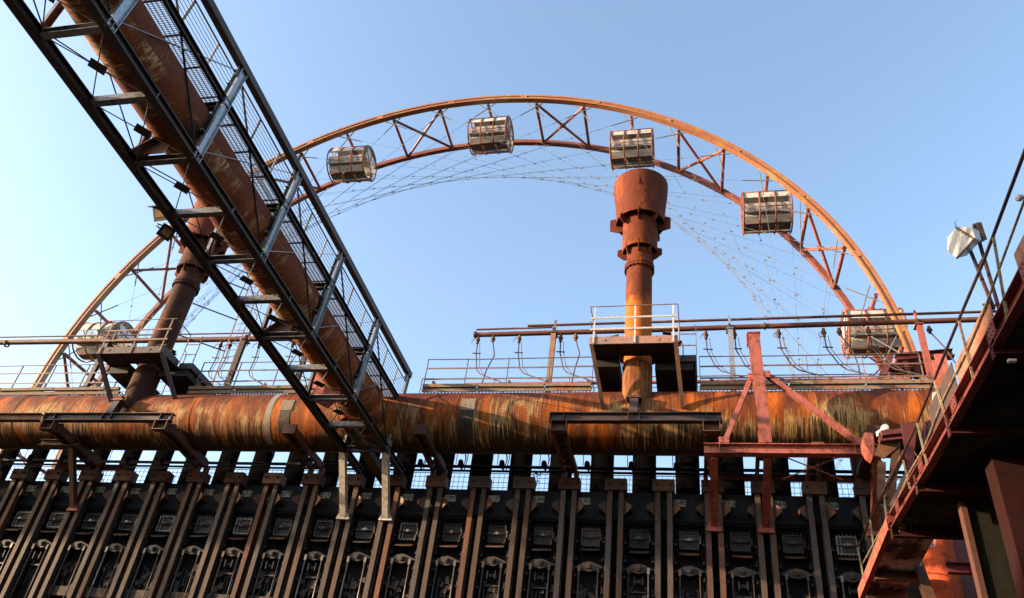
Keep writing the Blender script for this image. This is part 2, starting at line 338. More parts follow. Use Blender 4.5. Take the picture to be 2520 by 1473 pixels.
# buckstays
def make_buckstay(n):
    x = XN(n)
    t = thing('buckstay', (x, W, GZ), 'x', 'buckstay', 'twin steel buckstays along the battery face')
    for s in (-1, 1):
        b = MB(); cx = x + s * 0.162
        b.beam((cx, 21.93, GZ), (cx, 21.93, 11.40), 0.145, 0.022, (0, 1, 0))
        b.beam((cx, 22.06, GZ), (cx, 22.06, 11.40), 0.022, 0.238, (0, 1, 0))
        b.beam((cx, 22.19, GZ), (cx, 22.19, 10.58), 0.155, 0.02, (0, 1, 0))
        obj('flange', b, 'buck', t)
    c = MB().box(x - 0.31, x + 0.31, 21.84, 22.195, 11.402, 11.76)
    cp = obj('cap', c, 'buckred', t)
    for s in (-1, 1):
        bb = MB().tube([(x + s * 0.19, 21.84, 11.60), (x + s * 0.19, 21.76, 11.60)], 0.035, 8); bb.tube([(x + s * 0.19, 21.765, 11.60), (x + s * 0.19, 21.70, 11.59)], 0.018, 6)
        obj('bolt', bb, 'brown', cp)
        x1 = x + s * 0.242; x2 = x + s * 0.44
        pr = MB().prism([(x1, 21.99, 11.16), (x2, 21.86, 10.99), (x2, 21.86, 10.86), (x1, 21.99, 10.72)], (0, 0.03, 0))
        pr.prism([(x2, 21.86, 10.99), (x2, 22.19, 10.99), (x2, 22.19, 10.86), (x2, 21.86, 10.86)], (s * 0.016, 0, 0))
        obj('wing_plate', pr, 'brown', t)
    for z in (10.62, 9.0): obj('spacer', MB().box(x - 0.08, x + 0.08, 22.06, 22.12, z, z + 0.06), 'coal', t)
    return t
NUM = {n: str(n) for n in range(222, 250)}
b0 = make_buckstay(242); 
def where(n):
    if n == 241: return 'the bay without a number plate'
    if n < 226: return 'the %s bay left of number plate 226' % {225: 'first', 224: 'second', 223: 'third'}[n]
    if n > 246: return 'the %s bay right of number plate 246' % {247: 'first', 248: 'second'}[n]
    return 'number plate %d' % n
def blabel(n): return 'twin rusty buckstay standing just left of ' + where(n)
b0['label'] = blabel(242)
NS = list(range(223, 248))
for n in NS:
    if n == 242: continue
    dup(b0, (XN(n) - XN(242), 0, 0), blabel(n))

# variation: each copy gets its own mix of steels and small knocks
vr = random.Random(11)
def vary(o, mats, tilt=0.0, shift=0.0):
    o.material_slots[0].link = 'OBJECT'; o.material_slots[0].material = MT[vr.choice(mats)]
    if tilt or shift: o.rotation_euler = (0, vr.uniform(-tilt, tilt), 0); o.location = (vr.uniform(-shift, shift), 0, vr.uniform(-shift, shift))
for o in list(C.objects):
    if o.name.startswith('flange') and o.parent and o.parent.name.startswith('buckstay'): vary(o, ('buck', 'buck', 'buck2', 'buck3', 'buck3'))
    if o.name.startswith('cap') and o.parent and o.parent.name.startswith('buckstay'): vary(o, ('buckred', 'buckred', 'buck', 'brown'))
# number plates
for n in NS:
    if n == 241 or n > 246 or n < 226: continue
    x = XN(n) + 0.43; y = 22.17; z = 11.2
    tz = random.uniform(-0.02, 0.02)
    t = thing('number_plate', (x, y, z), 'weathered pale plate with the stencilled number %d' % n, 'number plate', 'numbered plates over the oven doors')
    if 'pl' in MT: obj('plate', MB().box(x - 0.165, x + 0.165, y, y + 0.028, z - 0.10 + tz, z + 0.10 + tz), 'pl', t)
    else:
        MT['pl'] = wear('number_plate_paint', (0.55, 0.50, 0.40), (0.09, 0.07, 0.055), (0.04, 0.035, 0.03), 6.0, (1, 1, 1), 0.42, 0.7)
        obj('plate', MB().box(x - 0.165, x + 0.165, y, y + 0.028, z - 0.10 + tz, z + 0.10 + tz), 'pl', t)
    me = text_mesh(str(n), 0.175, 0.004); me.materials.clear(); me.materials.append(MT['blk'])
    d = bpy.data.objects.new('digits', me); C.objects.link(d); d.parent = t
    d.location = (0, -0.006, tz); d.rotation_euler = (math.radians(90), 0, 0)

# oven doors
def make_door(n):
    x = XN(n) + S / 2
    t = thing('oven_door', (x, 22.3, GZ), 'x', 'oven door', 'oven doors between the buckstays')
    fr = MB()
    for s in (-1, 1):
        fr.box(x + s * 0.42 - 0.02, x + s * 0.42 + 0.02, 22.12, 22.41, GZ, 10.54)
        fr.box(x + s * 0.33 - 0.012, x + s * 0.33 + 0.012, 22.18, 22.41, GZ, 10.48)
    fr.box(x - 0.44, x + 0.44, 22.14, 22.41, 10.545, 10.585); fr.box(x - 0.318, x + 0.318, 22.2, 22.41, 10.42, 10.45)
    for z in [10.4 - 0.28 * i for i in range(9)]:
        for s in (-1, 1): fr.tube([(x + s * 0.375, 22.26, z), (x + s * 0.375, 22.13, z)], 0.022, 6)
    for i in range(6): fr.tube([(x - 0.25 + 0.1 * i, 22.3, 10.50), (x - 0.25 + 0.1 * i, 22.17, 10.50)], 0.025, 6)
    obj('door_frame', fr, 'coal', t)
    dr = MB().box(x - 0.31, x + 0.31, 22.3, 22.41, GZ, 10.4)
    dr.box(x - 0.28, x + 0.28, 22.26, 22.3, 7.0, 8.82)
    obj('door_leaf', dr, 'coal', t)
    for k, (dx, z0_, z1_) in enumerate(((-0.2, 8.0, 8.78), (0.02, 7.6, 8.6), (0.19, 8.1, 8.8), (-0.08, 8.2, 8.7))):
        obj('stiffener', MB().box(x + dx - 0.02, x + dx + 0.02, 22.2, 22.259, z0_, z1_).box(x + dx - 0.05, x + dx + 0.05, 22.19, 22.199, z1_ - 0.06, z1_), 'hatch', t)
    wd_ = MB()
    for s in (-1, 1):
        for z in (9.95, 9.45, 9.0, 8.55):
            wd_.box(x + s * 0.375 - 0.035, x + s * 0.375 + 0.035, 22.06, 22.11, z - 0.025, z + 0.03); wd_.tube([(x + s * 0.375, 22.09, z + 0.03), (x + s * 0.375, 22.09, z + 0.16)], 0.01, 5)
    wd_.tube([(x - 0.47, 22.15, 10.56), (x - 0.47, 22.1, 8.0)], 0.014, 5); wd_.tube([(x + 0.465, 22.15, 10.5), (x + 0.47, 22.12, 7.9)], 0.012, 5)
    obj('wedge_frame', wd_, 'hatch', t)
    # hatch
    h = MB().box(x - 0.235, x + 0.235, 22.18, 22.22, 9.88, 10.33)
    ho = obj('hatch', h, 'hatch', t)
    hf = MB()
    hf.box(x - 0.265, x - 0.225, 22.12, 22.179, 9.86, 10.36); hf.box(x + 0.225, x + 0.255, 22.13, 22.179, 9.86, 10.35)
    hf.box(x - 0.224, x + 0.224, 22.135, 22.179, 10.32, 10.35); hf.box(x - 0.224, x + 0.224, 22.135, 22.179, 9.86, 9.89)
    hf.box(x - 0.165, x - 0.14, 22.14, 22.178, 9.892, 10.318)
    for i in range(5):
        xx = x - 0.18 + 0.1 * i
        hf.box(xx - 0.01, xx + 0.01, 22.12, 22.17, 10.351, 10.385); hf.box(xx - 0.01, xx + 0.01, 22.12, 22.17, 9.82, 9.859)
    obj('hatch_frame', hf, 'lever', ho)
    lb = MB().tube([(x - 0.30, 22.10, 10.10), (x + 0.29, 22.10, 10.11)], 0.020, 6)
    lb.tube([(x, 22.11, 10.105), (x, 22.04, 10.105)], 0.045, 8); lb.beam((x - 0.1, 22.085, 10.105), (x + 0.1, 22.085, 10.105), 0.03, 0.055)
    lb.beam((x + 0.29, 22.10, 10.0), (x + 0.29, 22.10, 10.2), 0.03, 0.03, (0, 1, 0))
    obj('latch_bar', lb, 'lever', ho)
    # lip
    sh = MB().prism([(x - 0.25, 22.22, 9.79), (x - 0.27, 21.98, 9.66), (x, 21.96, 9.64), (x + 0.26, 21.98, 9.66), (x + 0.24, 22.22, 9.79)], (0, 0.0, 0.02))
    obj('lip_plate', sh, 'buckred', t)
    # crosshead
    ch = MB().prism([(x - 0.40, 22.02, 9.22), (x - 0.16, 22.0, 9.36), (x + 0.02, 22.0, 9.39), (x + 0.18, 22.0, 9.34), (x + 0.41, 22.02, 9.24), (x + 0.2, 22.02, 9.17), (x, 22.02, 9.12), (x - 0.2, 22.02, 9.16)], (0, 0.07, 0))
    ch.tube([(x, 22.03, 9.26), (x, 21.94, 9.26)], [0.085, 0.075], 12); ch.tube([(x, 21.945, 9.26), (x, 21.9, 9.26)], 0.04, 8)
    ch.box(x - 0.43, x - 0.412, 22.0, 22.06, 9.14, 9.30); ch.box(x + 0.412, x + 0.43, 22.0, 22.06, 9.14, 9.30)
    obj('crosshead', ch, 'lever', t)
    for s in (-1, 1):
        rd = MB().tube([(x + s * 0.26, 22.0, 9.22), (x + s * 0.27, 22.02, 7.0)], 0.026 if s < 0 else 0.02, 6)
        rd.box(x + s * 0.26 - 0.035, x + s * 0.26 + 0.035, 21.965, 21.995, 9.08, 9.24)
        obj('pull_rod', rd, 'lever', t)
    hk = MB()
    for s in (-1, 1):
        hk.prism([(x + s * 0.11 - 0.01, 21.98, 9.0), (x + s * 0.11 - 0.01, 22.06, 9.02), (x + s * 0.11 - 0.01, 22.06, 8.82), (x + s * 0.11 - 0.01, 21.99, 8.78)], (0.02, 0, 0))
    hk.box(x - 0.14, x + 0.14, 22.06, 22.1, 8.86, 8.94); hk.box(x - 0.2, x + 0.2, 22.08, 22.25, 8.60, 8.64)
    obj('hook', hk, 'hatch', t)
    return t
d0 = make_door(239)
def dlabel(n):
    return 'soot-black oven door ' + ('with hatch in ' if 'bay' in where(n) else 'below ') + where(n)
d0['label'] = dlabel(239)
rd_ = random.Random(3)
for n in NS:
    o = d0 if n == 239 else dup(d0, (XN(n) - XN(239), 0, 0), dlabel(n))
for o in list(C.objects):
    if o.parent and o.parent.name.startswith('oven_door'):
        if o.name.startswith('crosshead'): vary(o, ('lever2', 'lever2', 'hatch', 'lever')); o.location = (0, 0, vr.uniform(-0.03, 0.03))
        if o.name.startswith('pull_rod'): vary(o, ('lever', 'lever2', 'hatch', 'lever3'))
        if o.name.startswith('lip_plate'): vary(o, ('buckred', 'lever2', 'brown')); o.location = (vr.uniform(-0.02, 0.02), 0, vr.uniform(-0.04, 0.03))
        if o.name.startswith('hatch'): vary(o, ('hatch', 'hatch', 'lever2', 'coalblue'))
        if o.name.startswith('hook') and vr.random() < 0.2: bpy.data.objects.remove(o)
    elif o.parent and o.parent.name.startswith('hatch'):
        vary(o, ('lever', 'lever2', 'lever3'))
# loose brick and scale slabs leaning low in the bays (own objects)
for n in [x_ for x_ in NS if 228 <= x_ <= 245]:
    x = XN(n) + S / 2
    b = MB()
    for k in range(9):
        cx = x + rd_.uniform(-0.3, 0.3); z = rd_.uniform(7.95, 8.5 + (0.15 if n < 238 else 0)); a = rd_.uniform(-0.5, 0.5); w_ = rd_.uniform(0.04, 0.11); hh = rd_.uniform(0.08, 0.26)
        y = rd_.uniform(22.08, 22.2)
        dx, dz = math.cos(a), math.sin(a)
        b.prism([(cx - w_ * dx, y, z - w_ * dz), (cx + w_ * dx, y, z + w_ * dz), (cx + w_ * dx * 0.7 - hh * dz, y + 0.02, z + hh * dx), (cx - w_ * dx * 0.9 - hh * dz, y + 0.03, z + hh * dx * 0.85)], (0, 0.03, 0))
    b.box(x - 0.42, x + 0.42, 22.05, 22.28, 7.72, 8.0)
    o = obj('scale_heap', b, 'debris', loc=(x, 22.1, 7.8))
    tag(o, 'jagged flaking slabs low down in the door bay under ' + where(n).replace('the bay without a number plate', 'no number plate'), 'debris', 'flaking slabs low on the oven doors')

# ------------------------------------------------------------------ ascension pipes and what shows between them
YA = 24.3
a0 = None
def apipe_label(n): return 'black ascension pipe behind the battery edge above ' + where(n)
for n in NS:
    x = XN(n) + 0.33 + 0.30
    if a0 is None:
        a0 = thing('ascension_pipe', (x, YA, ZT - 0.12), apipe_label(n), 'ascension pipe', 'ascension pipes on top of the battery')
        b = MB().tube([(x, YA, ZT - 0.12), (x, YA, 14.2), (x, YA - 0.25, 14.9), (x, YA - 0.9, 15.15), (x, YA - 1.5, 14.95), (x, YA - 2.3, 14.05)], [0.375, 0.375, 0.36, 0.34, 0.33, 0.3], 20)
        for v_ in b.v: v_.y = YA + (v_.y - YA) * 0.34
        obj('riser', b, 'soot', a0)
        obj('collar', MB().box(x - 0.395, x + 0.395, YA - 0.18, YA + 0.18, ZT + 0.35, ZT + 0.42), 'soot', a0); ax0 = x
    else: dup(a0, (x - ax0, 0, 0), apipe_label(n))
# counterweight levers seen in the gaps
l0 = None
for n in NS:
    x = XN(n) + 0.33
    lab = 'black ball-ended lever in the sky gap above ' + where(n)
    if l0 is None:
        l0 = thing('counterweight_lever', (x, 22.9, 12.70), lab, 'lever', 'ball-ended levers in the gaps under the main'); lx0 = x
        obj('weight', MB().ball((x, 22.95, 12.75), 0.085, 10).tube([(x, 22.95, 12.70), (x + 0.07, 22.95, 12.50)], [0.1, 0.03], 8), 'coal', l0)
        obj('rod', MB().tube([(x + 0.12, 22.9, 13.60), (x + 0.1, 22.9, 13.15), (x + 0.16, 22.93, 12.85), (x + 0.13, 22.93, 12.65), (x, 22.93, 12.70)], 0.022, 6).tube([(x - 0.1, 22.8, 13.60), (x - 0.1, 22.8, 12.60)], 0.012, 6).tube([(x + 0.2, 22.8, 13.60), (x + 0.26, 22.8, 12.80), (x + 0.2, 22.8, 12.40)], 0.016, 6), 'coal', l0)
    else: dup(l0, (x - lx0, 0, 0), lab)
# mesh fence and service pipes on the battery top
fz = thing('mesh_fence', ((X0 + X1) / 2, 22.7, ZT - 0.1), 'wire mesh fence along the battery top seen against the sky', 'fence')
b = MB(); k = 0; xx = X0
while xx < X1:
    b.beam((xx, 22.75, ZT - 0.1), (xx, 22.75, 12.25), 0.011, 0.011, (0, 1, 0)); xx += 0.16
for z in (11.66, 11.82, 11.98, 12.14): b.beam((X0, 22.762, z), (X1, 22.762, z), 0.012, 0.012)
obj('mesh', b, 'coal', fz)
b = MB().tube([(X0, 22.72, 12.26), (X1, 22.72, 12.26)], 0.014, 6)
obj('top_rail', b, 'coal', fz)
for (z, y, r, lab) in ((12.76, 23.3, 0.055, 'thick black service pipe running through the gaps above the mesh fence'), (12.47, 23.0, 0.04, 'thinner dotted black pipe running just above the mesh fence rail')):
    o = obj('service_pipe', MB().tube([(X0, y, z), (X1, y, z)], r, 8), 'coal', loc=((X0 + X1) / 2, y, z)); tag(o, lab, 'pipe')
# little sapling growing in a gap
p = atY(1318, 1204, 22.55)
t = thing('sapling', p, 'small leafy weed growing on the battery top beside number plate 239', 'plant')
b = MB().tube([p, p + V((0.03, 0, 0.3)), p + V((0.0, 0, 0.52))], 0.008, 5)
obj('stem', b, 'leaf', t)
b = MB()
for k in range(34):
    c = p + V((random.uniform(-0.13, 0.13), random.uniform(-0.05, 0.05), random.uniform(0.12, 0.56))); a = random.uniform(0, 6.28)
    d = V((math.cos(a), 0.3, math.sin(a))) * 0.04; e = V((-math.sin(a), 0.1, math.cos(a))) * 0.022
    b.add([c - d, c + e, c + d, c - e], [(0, 1, 2, 3)])
obj('leaves', b, 'leaf', t)
# dark red beam lying behind the caps on the right, and on the left
for xa, xb, lab in ((XN(243) + 0.3, XN(246) + 0.1, 'dark red steel beam lying behind the buckstay caps at plates 243 to 245'), (XN(227) - 0.2, XN(229) - 0.2, 'dark red steel beam lying behind the leftmost red strut')):
    o = obj('steel_beam', MB().ibeam((xa, 22.05, 11.93), (xb, 22.05, 11.93), 0.1, 0.16), 'dred', loc=((xa + xb) / 2, 22.05, 11.9)); tag(o, lab, 'beam')

# ------------------------------------------------------------------ collecting main
YP, ZP, RP = 21.0, 13.07, 0.906
XE = 6.9
t = thing('collecting_main', (0, YP, ZP), 'huge horizontal gas main streaked with orange rust under the walkway', 'gas pipe')
prof = [(RP, -34 + i * 0.5) for i in range(int((XE + 34) / 0.5) + 1)]
b = MB().lathe([(0.01, -34), *prof, (RP, XE), (0.01, XE)], (0, YP, ZP), 72, 'x')
obj('pipe_shell', b, 'main', t)
for x in (-28.5, -25.4, -22.2, -15.6, -12.4, -6.9, -3.9, 0.4, 3.1, 5.6): obj('weld_band', MB().lathe([(RP - 0.01, -0.02), (RP + 0.009, -0.02), (RP + 0.009, 0.02), (RP - 0.01, 0.02)], (x, YP, ZP), 72, 'x'), 'main', t)
MT['patchg'] = wear('grey_patch', (0.30, 0.26, 0.20), (0.30, 0.14, 0.07), (0.1, 0.07, 0.05), 1.6, (2, 2, 0.4), 0.4, 0.6)
MT['greyband'] = wear('grey_paint_band', (0.26, 0.24, 0.21), (0.30, 0.14, 0.05), (0.05, 0.045, 0.04), 1.6, (2, 2, 0.4), 0.3, 0.6)
def shell_patch(x0, x1, a0, a1, th=0.02):
    b = MB(); n = 28; vs = []
    for i in range(n + 1):
        a = math.radians(a0 + (a1 - a0) * i / n)
        for r in (RP + 0.002, RP + th):
            for x in (x0, x1): vs.append((x, YP - r * math.cos(a), ZP + r * math.sin(a)))
    fs = []
    for i in range(n):
        o = i * 4; fs += [(o, o + 1, o + 5, o + 4), (o + 2, o + 6, o + 7, o + 3), (o, o + 4, o + 6, o + 2), (o + 1, o + 3, o + 7, o + 5)]
    fs += [(0, 2, 3, 1), (n * 4, n * 4 + 1, n * 4 + 3, n * 4 + 2)]
    return b.add(vs, fs, True)
px = atY(1147, 1025, 20.1).x; obj('repair_patch', shell_patch(px - 0.22, px + 0.22, -4, 22), 'patchg', t)
px = atY(700, 1020, 20.1).x; obj('repair_patch', shell_patch(px - 0.2, px + 0.2, -4, 20), 'patchg', t)
MT['tar'] = wear('tar_run', (0.03, 0.026, 0.022), (0.10, 0.065, 0.03), (0.012, 0.011, 0.010), 2.5, (4, 4, 0.3), 0.4, 0.6)
px = atY(1147, 1025, 20.1).x; obj('tar_patch', shell_patch(px - 0.19, px + 0.19, -60, -4.3, 0.012), 'tar', t)
px = atY(700, 1020, 20.1).x; obj('tar_patch', shell_patch(px - 0.17, px + 0.17, -50, -4.3, 0.012), 'tar', t)
px = atY(660, 1020, 20.1).x; obj('painted_band', shell_patch(px - 0.10, px + 0.08, -75, 80, 0.006), 'greyband', t)
# lower dark duct that closes the view at far left
# ------------------------------------------------------------------ bracket arms
def arm_pts(n, end=(19.78, 12.16)):
    return [(XN(n), 22.05, 11.76), (XN(n), 22.03, 12.02), (XN(n), end[0], end[1])]
def make_arm(n):
    x = XN(n)
    t = thing('bracket_arm', (x, 22, 11.76), 'x', 'bracket', 'cranked bracket arms carrying the main')
    for s in (-1, 1):
        b = MB(); 
        b.beam((x + s * 0.18, 22.0, 11.765), (x + s * 0.18, 22.0, 12.02), 0.13, 0.16, (0, 1, 0))
        b.beam((x + s * 0.18, 22.0, 12.06), (x + s * 0.14, 19.80, 12.18), 0.02, 0.24)
        b.beam((x + s * 0.18, 22.0, 12.06), (x + s * 0.14, 19.80, 12.18), 0.10, 0.018, (0, 0, 1), 0, -0.13)
        obj('side_channel', b, 'brown', t)
    r = MB()
    for k in range(6):
        y = 21.9 - k * 0.38; z = 12.06 + 0.12 * (22.0 - y) / 2.2
        r.prism([(x - 0.15, y, z - 0.10), (x + 0.15, y, z - 0.10), (x + 0.15, y - 0.13, z - 0.02), (x - 0.15, y - 0.02, z - 0.02)], (0, 0, 0.014))
    r.box(x - 0.13, x + 0.13, 19.9, 21.95, 12.24, 12.255)
    obj('rung_plate', r, 'brown', t)
    e = MB().box(x - 0.20, x + 0.20, 19.72, 19.795, 12.03, 12.33)
    obj('end_plate', e, 'buckred', t)
    return t
a_ = make_arm(240)
armlab = {228: 'cranked bracket arm under the far left end of the main, above plate 228', 231: 'dark bracket arm at the right end of the crossbeam below the left chimney', 234: 'bracket arm with reddish end plate, nearest left of the pipe bridge', 237: 'bracket arm with reddish end plate, nearest right of the pipe bridge',
          240: 'ladder-like bracket arm under the left end of the right chimney crossbeam', 243: 'bracket arm at the right end of the crossbeam, beside the red frame', 246: 'bracket arm behind the right leg of the red frame', 225: 'bracket arm at the extreme left edge of the battery'}
a_['label'] = armlab[240]
for n, l in armlab.items():
    if n != 240: dup(a_, (XN(n) - XN(240), 0, 0), l)
for n, l in ((244, 'short raking strut just right of the middle leg of the red frame'), (245, 'short raking strut behind the thin cross bracing of the red frame')):
    x = XN(n); b = MB()
    for s in (-1, 1): b.beam((x + s * 0.15, 22.0, 11.765), (x + s * 0.13, 21.2, 12.1), 0.1, 0.14)
    b.beam((x, 21.2, 12.1), (x, 20.3, 12.1), 0.3, 0.12)
    o = obj('raking_strut', b, 'brown', loc=(x, 22, 11.77)); tag(o, l, 'strut', 'short raking struts by the red frame')

# ------------------------------------------------------------------ chimneys on their platforms
XC = -1.685; YC = 20.45
def make_stack(x):
    t = thing('chimney', (x, YC, ZP), 'x', 'chimney', 'waste gas chimneys on the main')
    # base
    n = 40; vs = []; fs = []; R_ = 0.43
    zs = [14.62, 14.2, 13.9, None]
    for z in zs:
        for k in range(n):
            a = 2 * math.pi * k / n; px_, py_ = x + R_ * math.cos(a), YC + R_ * math.sin(a)
            zz = z if z is not None else 12.78 + (py_ - (YC - R_)) * 0.85 + 0.55 * abs(math.cos(a))
            vs.append((px_, py_, zz))
    for i in range(len(zs) - 1):
        for k in range(n): fs.append((i * n + k, i * n + (k + 1) % n, (i + 1) * n + (k + 1) % n, (i + 1) * n + k))
    fs.append(tuple(range(3 * n, 4 * n)))
    obj('base_pipe', MB().add(vs, fs, True), 'stackbase', t)
    obj('shaft', MB().lathe([(0.405, 14.62), (0.405, 18.25)], (x, YC, 0), 48), 'stack', t)
    obj('base_drum', MB().lathe([(0.43, 15.0), (0.62, 15.0), (0.62, 15.30), (0.56, 15.36), (0.40, 15.38)], (x, YC, 0), 40), 'dred', t)
    fl = MB().lathe([(0.40, 18.22), (0.475, 18.22), (0.475, 18.30), (0.43, 18.30)], (x, YC, 0), 40)
    fl.lathe([(0.40, 18.33), (0.475, 18.33), (0.475, 18.41), (0.43, 18.41)], (x, YC, 0), 40)
    for k in range(22):
        a = 2 * math.pi * k / 22; fl.tube([(x + 0.455 * math.cos(a), YC + 0.455 * math.sin(a), 18.18), (x + 0.455 * math.cos(a), YC + 0.455 * math.sin(a), 18.46)], 0.018, 6)
    obj('bolted_flange', fl, 'stack', t)
    obj('neck', MB().lathe([(0.41, 18.40), (0.42, 19.4)], (x, YC, 0), 40), 'stack', t)
    obj('burner_sleeve', MB().lathe([(0.50, 19.15), (0.55, 18.98), (0.57, 19.0), (0.57, 21.0)], (x, YC, 0), 48), 'stack', t)
    bell = MB().lathe([(0.76, 20.22), (0.80, 20.22), (0.81, 20.6), (0.84, 20.95), (0.885, 21.35), (0.91, 21.65), (0.925, 21.98), (0.90, 21.98), (0.86, 21.3), (0.80, 20.9), (0.76, 20.22)], (x, YC, 0), 56)
    bell.box(x + 0.005, x + 0.025, YC - 0.915, YC - 0.87, 21.3, 21.98)
    obj('bell', bell, 'stack', t)
    for k in range(8):
        fins = MB()
        a = math.pi / 2 * k / 2 + math.pi / 4 * 0; ca, sa = math.cos(a), math.sin(a); ta = V((-sa, ca, 0)) * 0.014
        def P_(r, z): return V((x + r * ca, YC + r * sa, z)) - ta
        big_ = (k % 2 == 0)
        ro = 1.0 if big_ and k in (0, 4) else 0.86
        fins.prism([P_(0.56, 20.0), P_(0.56, 20.62), P_(ro - 0.12 if ro < 1 else ro, 20.5), P_(ro, 20.2), P_(ro, 20.02), P_(0.72, 19.92)], ta * 2)
        ro2 = 0.72 if k in (0, 4) else 0.58
        obj('fin', fins, 'stack', t); fins = MB()
        fins.prism([P_(0.41, 18.75), P_(0.41, 19.25), P_(ro2, 19.15), P_(ro2, 18.92), P_(0.5, 18.72)], ta * 2)
        obj('fin', fins, 'stack', t)
    return t
st1 = make_stack(XC); st1['label'] = 'rusty right-hand chimney with flared bell top standing clear against the sky'
XC2 = -18.0
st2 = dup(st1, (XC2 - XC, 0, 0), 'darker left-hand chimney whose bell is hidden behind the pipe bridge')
MT['stack2'] = wear('shaded_stack_rust', (0.065, 0.026, 0.018), (0.20, 0.06, 0.022), (0.025, 0.013, 0.011), 0.6, (1, 1, 0.55), 0.34, 0.85, 0, 0.25, 0.12)  # darker rust puts the left chimney's shade into its colour
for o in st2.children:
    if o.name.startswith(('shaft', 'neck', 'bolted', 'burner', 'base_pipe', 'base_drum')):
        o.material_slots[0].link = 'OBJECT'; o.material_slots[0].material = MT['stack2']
def make_platform(x):
    t = thing('chimney_platform', (x, 20.6, 14.7), 'x', 'platform', 'steel platforms round the chimneys')
    xl, xr = x - 1.29, x + 1.2; z0, z1 = 14.70, 14.95
    fb = MB().box(xl, xr, 19.3, 19.34, z0, z1)
    for xx in (xl + 0.42, xr - 0.55): fb.tube([(xx, 19.3, 14.83), (xx, 19.285, 14.83)], 0.05, 10)
    obj('front_beam', fb, 'pinkpl', t)
    obj('edge_beam', MB().box(xl, xl + 0.04, 19.341, 22.0, z0, z1), 'purple', t); obj('edge_beam', MB().box(xr - 0.04, xr, 19.341, 20.2, z0, z1), 'purple', t)
    sb = MB().box(xr, xr + 0.50, 20.25, 20.29, z0 - 0.02, z1 - 0.05); sb.box(xr + 0.46, xr + 0.5, 20.291, 22.0, z0 - 0.02, z1 - 0.05)
    obj('edge_beam', sb, 'purple', t)
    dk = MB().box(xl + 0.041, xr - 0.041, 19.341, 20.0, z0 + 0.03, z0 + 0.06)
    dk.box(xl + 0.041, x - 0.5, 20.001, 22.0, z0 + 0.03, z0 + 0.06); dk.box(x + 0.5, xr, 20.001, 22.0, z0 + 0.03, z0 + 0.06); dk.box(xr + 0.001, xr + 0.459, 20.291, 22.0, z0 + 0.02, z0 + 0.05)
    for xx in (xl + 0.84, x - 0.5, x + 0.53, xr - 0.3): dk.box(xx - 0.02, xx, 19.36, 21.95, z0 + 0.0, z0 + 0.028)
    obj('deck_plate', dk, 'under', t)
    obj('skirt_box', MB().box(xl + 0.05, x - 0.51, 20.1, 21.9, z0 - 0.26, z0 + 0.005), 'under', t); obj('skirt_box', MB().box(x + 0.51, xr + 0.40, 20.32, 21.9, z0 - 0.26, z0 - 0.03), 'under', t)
    for s, xx, xb in ((0, xl + 0.06, x - 0.9), (1, xr - 0.06, xr + 0.08)):
        br = MB().beam((xx, 19.35, z0 - 0.0), (xb, 20.06, 13.05), 0.11, 0.09, (0, 1, 0)); obj('brace', br, 'brown', t)
    # handrail
    zt = 16.0
    for i, xx in enumerate((xl + 0.12, x + 0.0, xr - 0.12)):
        obj('rail_post', MB().beam((xx, 19.275, z0 + 0.02), (xx, 19.275, zt), 0.045, 0.02, (0, 1, 0)), 'wrail', t)
    for z in (15.18, 15.58): obj('mid_rail', MB().beam((xl, 19.255, z), (xr, 19.255, z + 0.02), 0.015, 0.055), 'wrail', t)
    r = MB().tube([(xl - 0.02, 21.9, zt), (xl - 0.02, 19.27, zt), (xr + 0.02, 19.27, zt + 0.02), (xr + 0.02, 20.2, zt)], 0.019, 6)
    r.tube([(xl, 19.3, 15.5), (xl, 21.9, 15.5)], 0.014, 6); r.tube([(xl - 0.02, 21.9, z1), (xl - 0.02, 21.9, zt)], 0.018, 6); r.tube([(xl - 0.02, 20.6, z1), (xl - 0.02, 20.6, zt)], 0.018, 6)
    r.tube([(xr + 0.02, 20.2, zt), (xr + 0.02, 20.2, 15.4), (xr + 0.12, 20.25, 15.25), (xr + 0.12, 20.25, 14.9)], 0.018, 6)
    obj('top_rail', r, 'rail', t)
    return t
pl1 = make_platform(XC); pl1['label'] = 'steel platform with white handrail and dark underside round the right chimney'
pl2 = dup(pl1, (XC2 - XC, 0, 0), 'steel platform with grey handrail and dark underside round the left chimney')
for o in list(pl2.children):
    if o.name.startswith('brace'): bpy.data.objects.remove(o)
for o in pl2.children:
    if o.name.startswith(('rail_post', 'mid_rail')): o.material_slots[0].link = 'OBJECT'; o.material_slots[0].material = MT['rail']
    if o.name.startswith('front_beam'): o.material_slots[0].link = 'OBJECT'; o.material_slots[0].material = MT['purple']
for p, q in (((-19.23, 19.35, 14.7), (-18.6, 20.3, 13.2)), ((-16.86, 19.35, 14.7), (-16.3, 20.4, 13.25))):
    obj('brace', MB().beam(p, q, 0.13, 0.09, (0, 1, 0)), 'purple', pl2)
for x, l in ((XC, 'heap of broken timber on the right chimney platform'), (XC2, 'heap of broken timber on the left chimney platform')):
    for s in (-1, 1):
        b = MB()
        for k in range(9):
            c = V((x + s * random.uniform(0.65, 1.1), random.uniform(19.6, 20.3), 15.03 + 0.03 * k)); a = random.uniform(-0.6, 0.6); d = V((math.cos(a), math.sin(a) * 0.8, random.uniform(-0.25, 0.4))) * random.uniform(0.12, 0.25)
            b.beam(c - d, c + d, random.uniform(0.07, 0.16), 0.04)
        o = obj('timber_heap', b, 'debris', loc=(x + s * 0.9, 20, 14.95)); tag(o, l + (', left of its shaft' if s < 0 else ', right of its shaft'), 'debris', 'broken timber on the chimney platforms')
